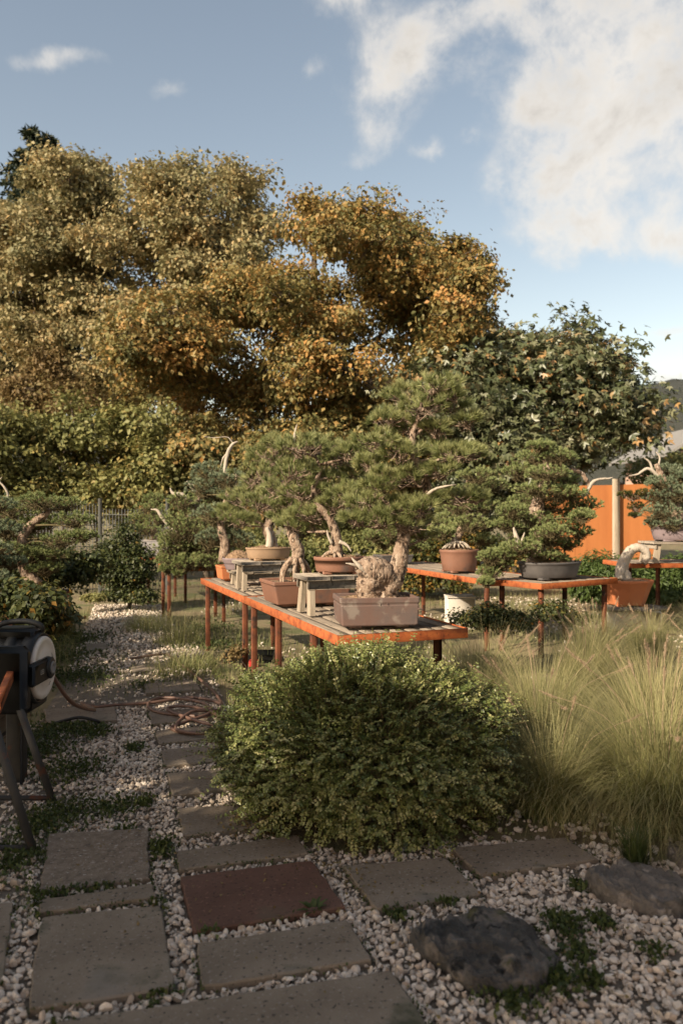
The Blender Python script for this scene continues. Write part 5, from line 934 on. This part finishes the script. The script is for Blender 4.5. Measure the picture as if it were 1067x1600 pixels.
# ------------------------------------------------------------------ fountain grass
G_GR = 'fountain grass clumps'
def grass_clump(label, x, y, n, hmin, hmax, lean, plumes, seed, rad=.12, mat='grass', hue=0.0, wd=.0034, name='fountain_grass', group=G_GR, cat='ornamental grass'):
    n = int(n * .8); r = np.random.RandomState(seed); root = empty(name, (x, y, 0), label, cat, group); mb = MB(); az = r.uniform(0, 6.283, n); rr = rad * np.sqrt(r.uniform(0, 1, n)); a2 = az + r.normal(0, .6, n)
    B = np.column_stack([x + np.cos(a2) * rr, y + np.sin(a2) * rr, np.zeros(n)]); ln = r.uniform(hmin, hmax, n); le = np.abs(r.normal(lean, .5, n)) * (.45 + .85 * rr / rad); h = r.normal(0, .10, n) + hue
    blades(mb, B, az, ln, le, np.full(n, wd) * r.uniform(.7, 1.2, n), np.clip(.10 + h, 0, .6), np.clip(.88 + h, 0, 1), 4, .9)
    # a skirt of dead straw at the foot
    ns = n // 7; az = r.uniform(0, 6.283, ns); B = np.column_stack([x + np.cos(az) * rad * r.uniform(.3, 1.2, ns), y + np.sin(az) * rad * r.uniform(.3, 1.2, ns), np.zeros(ns)]); blades(mb, B, az, r.uniform(.15, .4, ns), r.uniform(.9, 1.9, ns), np.full(ns, wd), np.full(ns, .8), np.full(ns, 1.0), 4, .9)
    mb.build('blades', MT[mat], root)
    for k in range(plumes):
        a = r.uniform(0, 6.283); l = hmax * r.uniform(.9, 1.12); th = abs(r.normal(.38, .2)); o = np.array([math.cos(a), math.sin(a), 0]); st = np.array([x, y, 0]) + o * .05
        p1 = st + o * math.sin(th * .5) * l * .6 + np.array([0, 0, math.cos(th * .5) * l * .6]); p2 = st + o * math.sin(th) * l + np.array([0, 0, math.cos(th) * l]); mb = MB(); q, _ = smoothline([st, p1, p2], [1, 1, 1], 6); tube(mb, q, .0013, 4, .6, smooth=False)
        ax = nrm(p2 - p1); pl = r.uniform(.08, .13); m = 230; t = r.uniform(0, 1, m); pos = p2 - ax * (pl * (t - .15))[:, None]; D = nrm(ax * .7 + rvec(m, r)); needles(mb, pos, D, .019 * np.sin(np.pi * np.clip(t, .08, .95)) ** .6, .0016, r.uniform(0, 1, m)); mb.build('plume', MT['plume'], root)
    nh = int(n * .16)
    if plumes:
        mb = MB(); az = r.uniform(0, 6.283, nh); B = np.column_stack([x + np.cos(az) * rad * .6, y + np.sin(az) * rad * .6, np.zeros(nh)]); blades(mb, B, az, r.uniform(hmax * .85, hmax * 1.12, nh), np.abs(r.normal(lean * .8, .4, nh)), np.full(nh, .0016), np.full(nh, .55), np.full(nh, 1.0), 5, 1.0); mb.build('flower_stalks', MT['grass'], root)
    return root
grass_clump('largest fountain grass clump fanning out at the right edge', 1.60, 4.0, 6400, .30, .86, 1.25, 20, 41, .24, hue=.04)
grass_clump('fountain grass clump beside the right flank of the bush', 1.18, 4.75, 3600, .26, 0.76, .8, 12, 42, .17, hue=-.04)
grass_clump('tall upright fountain grass clump between bush and table end', .98, 5.55, 2600, .26, 0.76, .6, 12, 43, .15, hue=-.02)
grass_clump('fountain grass clump behind the largest one at the right', 1.95, 5.0, 3400, .26, 0.76, .85, 10, 44, .18, hue=.06)
grass_clump('pale seeding fountain grass in front of the turned table', 1.95, 6.4, 2600, .26, 0.72, .75, 14, 45, .18, hue=.08)
grass_clump('fountain grass clump at the right edge below the stand table', 2.75, 5.7, 2800, .26, 0.76, .85, 8, 46, .18, hue=.05)
grass_clump('fountain grass with nodding plumes under the charcoal-potted juniper', 2.45, 7.6, 1800, .26, 0.68, .7, 16, 47, .16, hue=.0)
grass_clump('far fountain grass clump in front of the concrete block', 3.15, 8.2, 1800, .26, 0.60, .8, 9, 48, .18, hue=.08)
grass_clump('thin fountain grass at the far right before the yew mound', 4.1, 9.0, 1500, .26, 0.60, .8, 6, 49, .18, hue=.04)
grass_clump('fountain grass clump spilling over the back of the right-hand slab', 1.08, 4.08, 2400, .3, .62, 1.15, 3, 61, .17, hue=.06)
grass_clump('low dry fountain grass tuft at the right edge by the sunlit stones', 1.72, 3.45, 900, .14, .36, 1.2, 0, 50, .14, hue=.25)
grass_clump('green grass tuft standing behind the smaller grey boulder', G(1000, 1365)[0], G(1000, 1362)[1] + .03, 420, .10, .24, .55, 0, 51, .045, 'tuft', wd=.0035, name='grass_tuft', group=None, cat='grass tuft')
def dandelion():
    c = G(490, 1432); r = np.random.RandomState(7); root = empty('weed_rosette', c, 'small leafy weed rosette at the front edge of the red-brown slab', 'weed'); 
    for k in range(13):
        a = r.uniform(0, 6.283); o = np.array([math.cos(a), math.sin(a), 0]); l = r.uniform(.05, .10); s = np.array([-o[1], o[0], 0]); el = r.uniform(.4, 1.3); n = 7; V = []
        for i in range(n):
            t = i / (n - 1); p = c + o * l * t * math.cos(el) + np.array([0, 0, .02 + l * math.sin(el) * t - .03 * t * t]); w_ = .011 * math.sin(math.pi * min(.97, .08 + .9 * t)) * (1 if i % 2 else .6); V += [p - s * w_, p + np.array([0, 0, -.002]), p + s * w_]
        q = []
        for i in range(n - 1): q += [[3 * i, 3 * i + 1, 3 * i + 4, 3 * i + 3], [3 * i + 1, 3 * i + 2, 3 * i + 5, 3 * i + 4]]
        mb = MB(); mb.add(V, np.array(q), r.uniform(.2, .7)); mb.build('leaf', MT['weed'], root)
dandelion()
# ------------------------------------------------------------------ weeds, ground grass, fallen leaves
def weeds():
    r = np.random.RandomState(61); mb = MB(); spots = []
    # mossy patches in the gravel
    for px, py, s, n in ((880, 1455, .06, 260), (940, 1452, .035, 140), (905, 1500, .05, 150), (800, 1565, .08, 320), (870, 1545, .06, 260), (925, 1545, .04, 120), (620, 1440, .035, 90), (905, 1395, .03, 110), (330, 1455, .05, 140), (250, 1335, .06, 220), (80, 1410, .10, 260), (140, 1405, .10, 200), (175, 1270, .10, 260), (100, 1275, .14, 420), (60, 1300, .12, 380), (30, 1350, .12, 380), (240, 1430, .04, 90), (110, 1210, .16, 500), (60, 1180, .16, 500), (150, 1150, .10, 260), (225, 1262, .05, 120), (190, 1310, .05, 120), (70, 1150, .2, 600), (120, 1140, .14, 340), (210, 1175, .06, 120), (450, 1425, .05, 120), (250, 1560, .05, 90), (1020, 1500, .04, 70), (700, 1420, .03, 60), (230, 1075, .15, 200), (120, 1060, .3, 900), (90, 1030, .4, 1200), (110, 1000, .4, 1100), (300, 1040, .25, 600), (320, 985, .4, 700), (330, 1010, .3, 700)):
        c = G(px, py); s *= .62; X = c[0] + r.normal(size=n) * s; Y = c[1] + r.normal(size=n) * s * 1.3; sz = .010 + .004 * r.uniform(size=n) + .003 * c[1] / 3
        ok = np.ones(n, bool)
        for q in SLABQ: ok &= ~inpoly(X, Y, q)
        X, Y, sz = X[ok], Y[ok], sz[ok]; n = len(X)
        D = nrm(r.normal(size=(n, 3)) + np.array([0, 0, .9])); leaf_cards(mb, np.column_stack([X, Y, .018 + r.uniform(0, .022, n)]), D, nrm(np.cross(D, r.normal(size=(n, 3)))), sz * 1.5, sz, .15, np.clip(r.normal(.4, .2, n), 0, 1))
        k = n // 2; blades(mb, np.column_stack([X[:k], Y[:k], np.full(k, .01)]), r.uniform(0, 6.283, k), r.uniform(.02, .06, k), r.uniform(.2, 1.2, k), np.full(k, .003), np.full(k, .2), np.full(k, .75), 2, .8)
    for q in SLABQ:
        c = q.mean(0)
        for k in range(4):
            a, b = q[k], q[(k + 1) % 4]; ln_ = np.linalg.norm(b - a)
            for g0 in r.uniform(0, 1, int(2 + ln_ * 3)):
                if r.uniform() < .45: continue
                n = r.randint(14, 46); t = np.clip(g0 + r.normal(size=n) * .07 / max(ln_, .1), 0, 1); p = a + (b - a) * t[:, None]; o = nrm((a + b) / 2 - c); p = p + o * (np.abs(r.normal(size=n)) * .012 - .002)[:, None]
                D = nrm(r.normal(size=(n, 3)) + np.array([0, 0, .7])); leaf_cards(mb, np.column_stack([p, r.uniform(.014, .034, n)]), D, nrm(np.cross(D, r.normal(size=(n, 3)))), r.uniform(.008, .017, n), r.uniform(.005, .010, n), .15, np.clip(r.normal(.35, .2, n), 0, 1))
    tag(mb.build('weeds', MT['weed'], smooth=True), 'low green weeds growing in the gravel', 'weeds', kind='stuff')
    mb = MB(); n = 46000; Y = r.uniform(4.9, 17, n); X = r.uniform(-.47, .47, n) * Y * 1.08; path = inpoly(X, Y, np.array(GRAVEL)); clump = np.sin(X * 3.1 + 2 * np.sin(Y * 1.3)) + np.sin(Y * 2.3 + X * 1.7) + r.normal(size=n) * .6
    k = (clump > -.1) & (~path | ((r.uniform(size=n) < .30) & (Y > 6.5)))
    X, Y = X[k], Y[k]; m = len(X); hh = r.uniform(.04, .17, m) * np.where(clump[k] > 1.0, 1.5, 1); t0 = np.clip(r.normal(.35, .2, m) + np.where(X > -.5, .12, 0), 0, .9)
    blades(mb, np.column_stack([X, Y, np.zeros(m)]), r.uniform(0, 6.283, m), hh, r.uniform(.2, 1.3, m), np.full(m, .0045), t0, np.clip(t0 + .3, 0, 1), 2, .8)
    tag(mb.build('ground_grass', MT['grass']), 'short rough grass growing under the tables', 'grass', kind='stuff')
    # fallen leaves around the bush foot and slabs
    mb = MB()
    for px, py, sx, n in ((400, 1298, .10, 90), (420, 1310, .10, 70), (530, 1365, .10, 70), (560, 1400, .08, 40), (380, 1290, .05, 60), (700, 1350, .05, 30), (640, 1430, .25, 30), (300, 1330, .3, 40), (850, 1400, .3, 30), (400, 1500, .5, 14), (750, 1450, .5, 70), (900, 1520, .4, 50), (200, 1300, .4, 60), (300, 1400, .25, 40), (150, 1200, .4, 50)):
        c = G(px, py); pos = np.column_stack([c[0] + r.normal(size=n) * sx, c[1] + r.normal(size=n) * sx, r.uniform(.03, .048, n)]); D = nrm(r.normal(size=(n, 3)) * np.array([1, 1, .25])); leaf_cards(mb, pos, D, nrm(np.cross(D, np.array([0, 0, 1.]) + r.normal(size=(n, 3)) * .4)), r.uniform(.012, .024, n), r.uniform(.008, .014, n), .2, r.uniform(0, 1, n))
    tag(mb.build('fallen_leaves', MT['russet']), 'brown fallen leaves on the slabs and gravel near the bush', 'leaves', kind='stuff')
weeds()
tree('garden_shrub', 'low dark strip of shrubs seen under the two middle pines', [(390, 850, 50, 30), (460, 860, 50, 30), (530, 850, 50, 32), (590, 865, 46, 30), (480, 905, 90, 22), (580, 905, 60, 18), (400, 900, 50, 22)], 14.6, (P(490, 0, 14.6)[0], 14.8, 0), MT['shrubleaf'], 520, 40, .07, .16, 'shrub', G_SH, .03, 68, .5, hue=-.22, limbs=False, extra=10)
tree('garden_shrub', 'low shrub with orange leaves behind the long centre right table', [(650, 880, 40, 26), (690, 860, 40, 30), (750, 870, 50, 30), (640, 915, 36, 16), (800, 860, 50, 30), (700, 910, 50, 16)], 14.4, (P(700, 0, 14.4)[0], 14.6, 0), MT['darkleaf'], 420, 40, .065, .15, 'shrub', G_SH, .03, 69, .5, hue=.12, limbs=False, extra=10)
tree('leafy_plant', 'small plant with orange leaves by the leg of the near table', [(368, 1025, 14, 12), (378, 1016, 12, 10), (360, 1036, 12, 10)], 7.2, (P(368, 0, 7.2)[0], 7.2, 0), MT['russet'], 26, 14, .03, .05, 'plant', None, .005, 65, .08, hue=.1, limbs=True)
grass_clump('loose dry grass tuft under the second rusted table', -1.9, 9.3, 700, .15, .45, .7, 0, 71, .3, hue=.12, wd=.004, name='wild_grass', group='wild grass tufts by the path', cat='grass tuft')
grass_clump('wild grass tuft at the leg of the small square table', -2.5, 10.3, 600, .15, .4, .7, 0, 72, .3, hue=.02, wd=.004, name='wild_grass', group='wild grass tufts by the path', cat='grass tuft')
grass_clump('wild grass tuft beside the far end of the hose', -1.5, 7.6, 600, .12, .34, .8, 0, 73, .28, hue=.08, wd=.004, name='wild_grass', group='wild grass tufts by the path', cat='grass tuft')
tree('low_shrub', 'low dark twiggy shrub behind the tall grass at centre right', [(740, 965, 40, 14), (800, 970, 36, 14), (860, 955, 30, 14), (900, 965, 24, 12), (770, 955, 24, 10)], 8.0, (P(800, 0, 8.0)[0], 8.0, 0), MT['darkleaf'], 240, 24, .035, .06, 'shrub', G_SH, .01, 66, .3, hue=.0)
# things on the ground under the near tables
mb = MB(); c = G(398, 1045); box(mb, (c[0] - .02, c[1] + .1, .035), (.09, .08, .07), bev=.008); tag(ground_origin(mb.build('plastic_tub', MT['redp'])), 'small red plastic tub on the earth under the near table', 'tub')
mb = MB(); root = empty('plant_tray', (-.95, 8.3, 0), 'flat black plant tray on the gravel under the second table', 'tray'); box(mb, (-.95, 8.3, .02), (.5, .32, .03)); mb.build('tray_base', MT['blackp'], root)
for (dx, dy, sx, sy) in ((0, -.155, .5, .012), (0, .155, .5, .012), (-.245, 0, .012, .298), (.245, 0, .012, .298)): mb = MB(); box(mb, (-.95 + dx, 8.3 + dy, .062), (sx, sy, .054), bev=.002); mb.build('tray_side', MT['blackp'], root)
for o in sc.objects:
    if 'wl' in o: del o['wl']
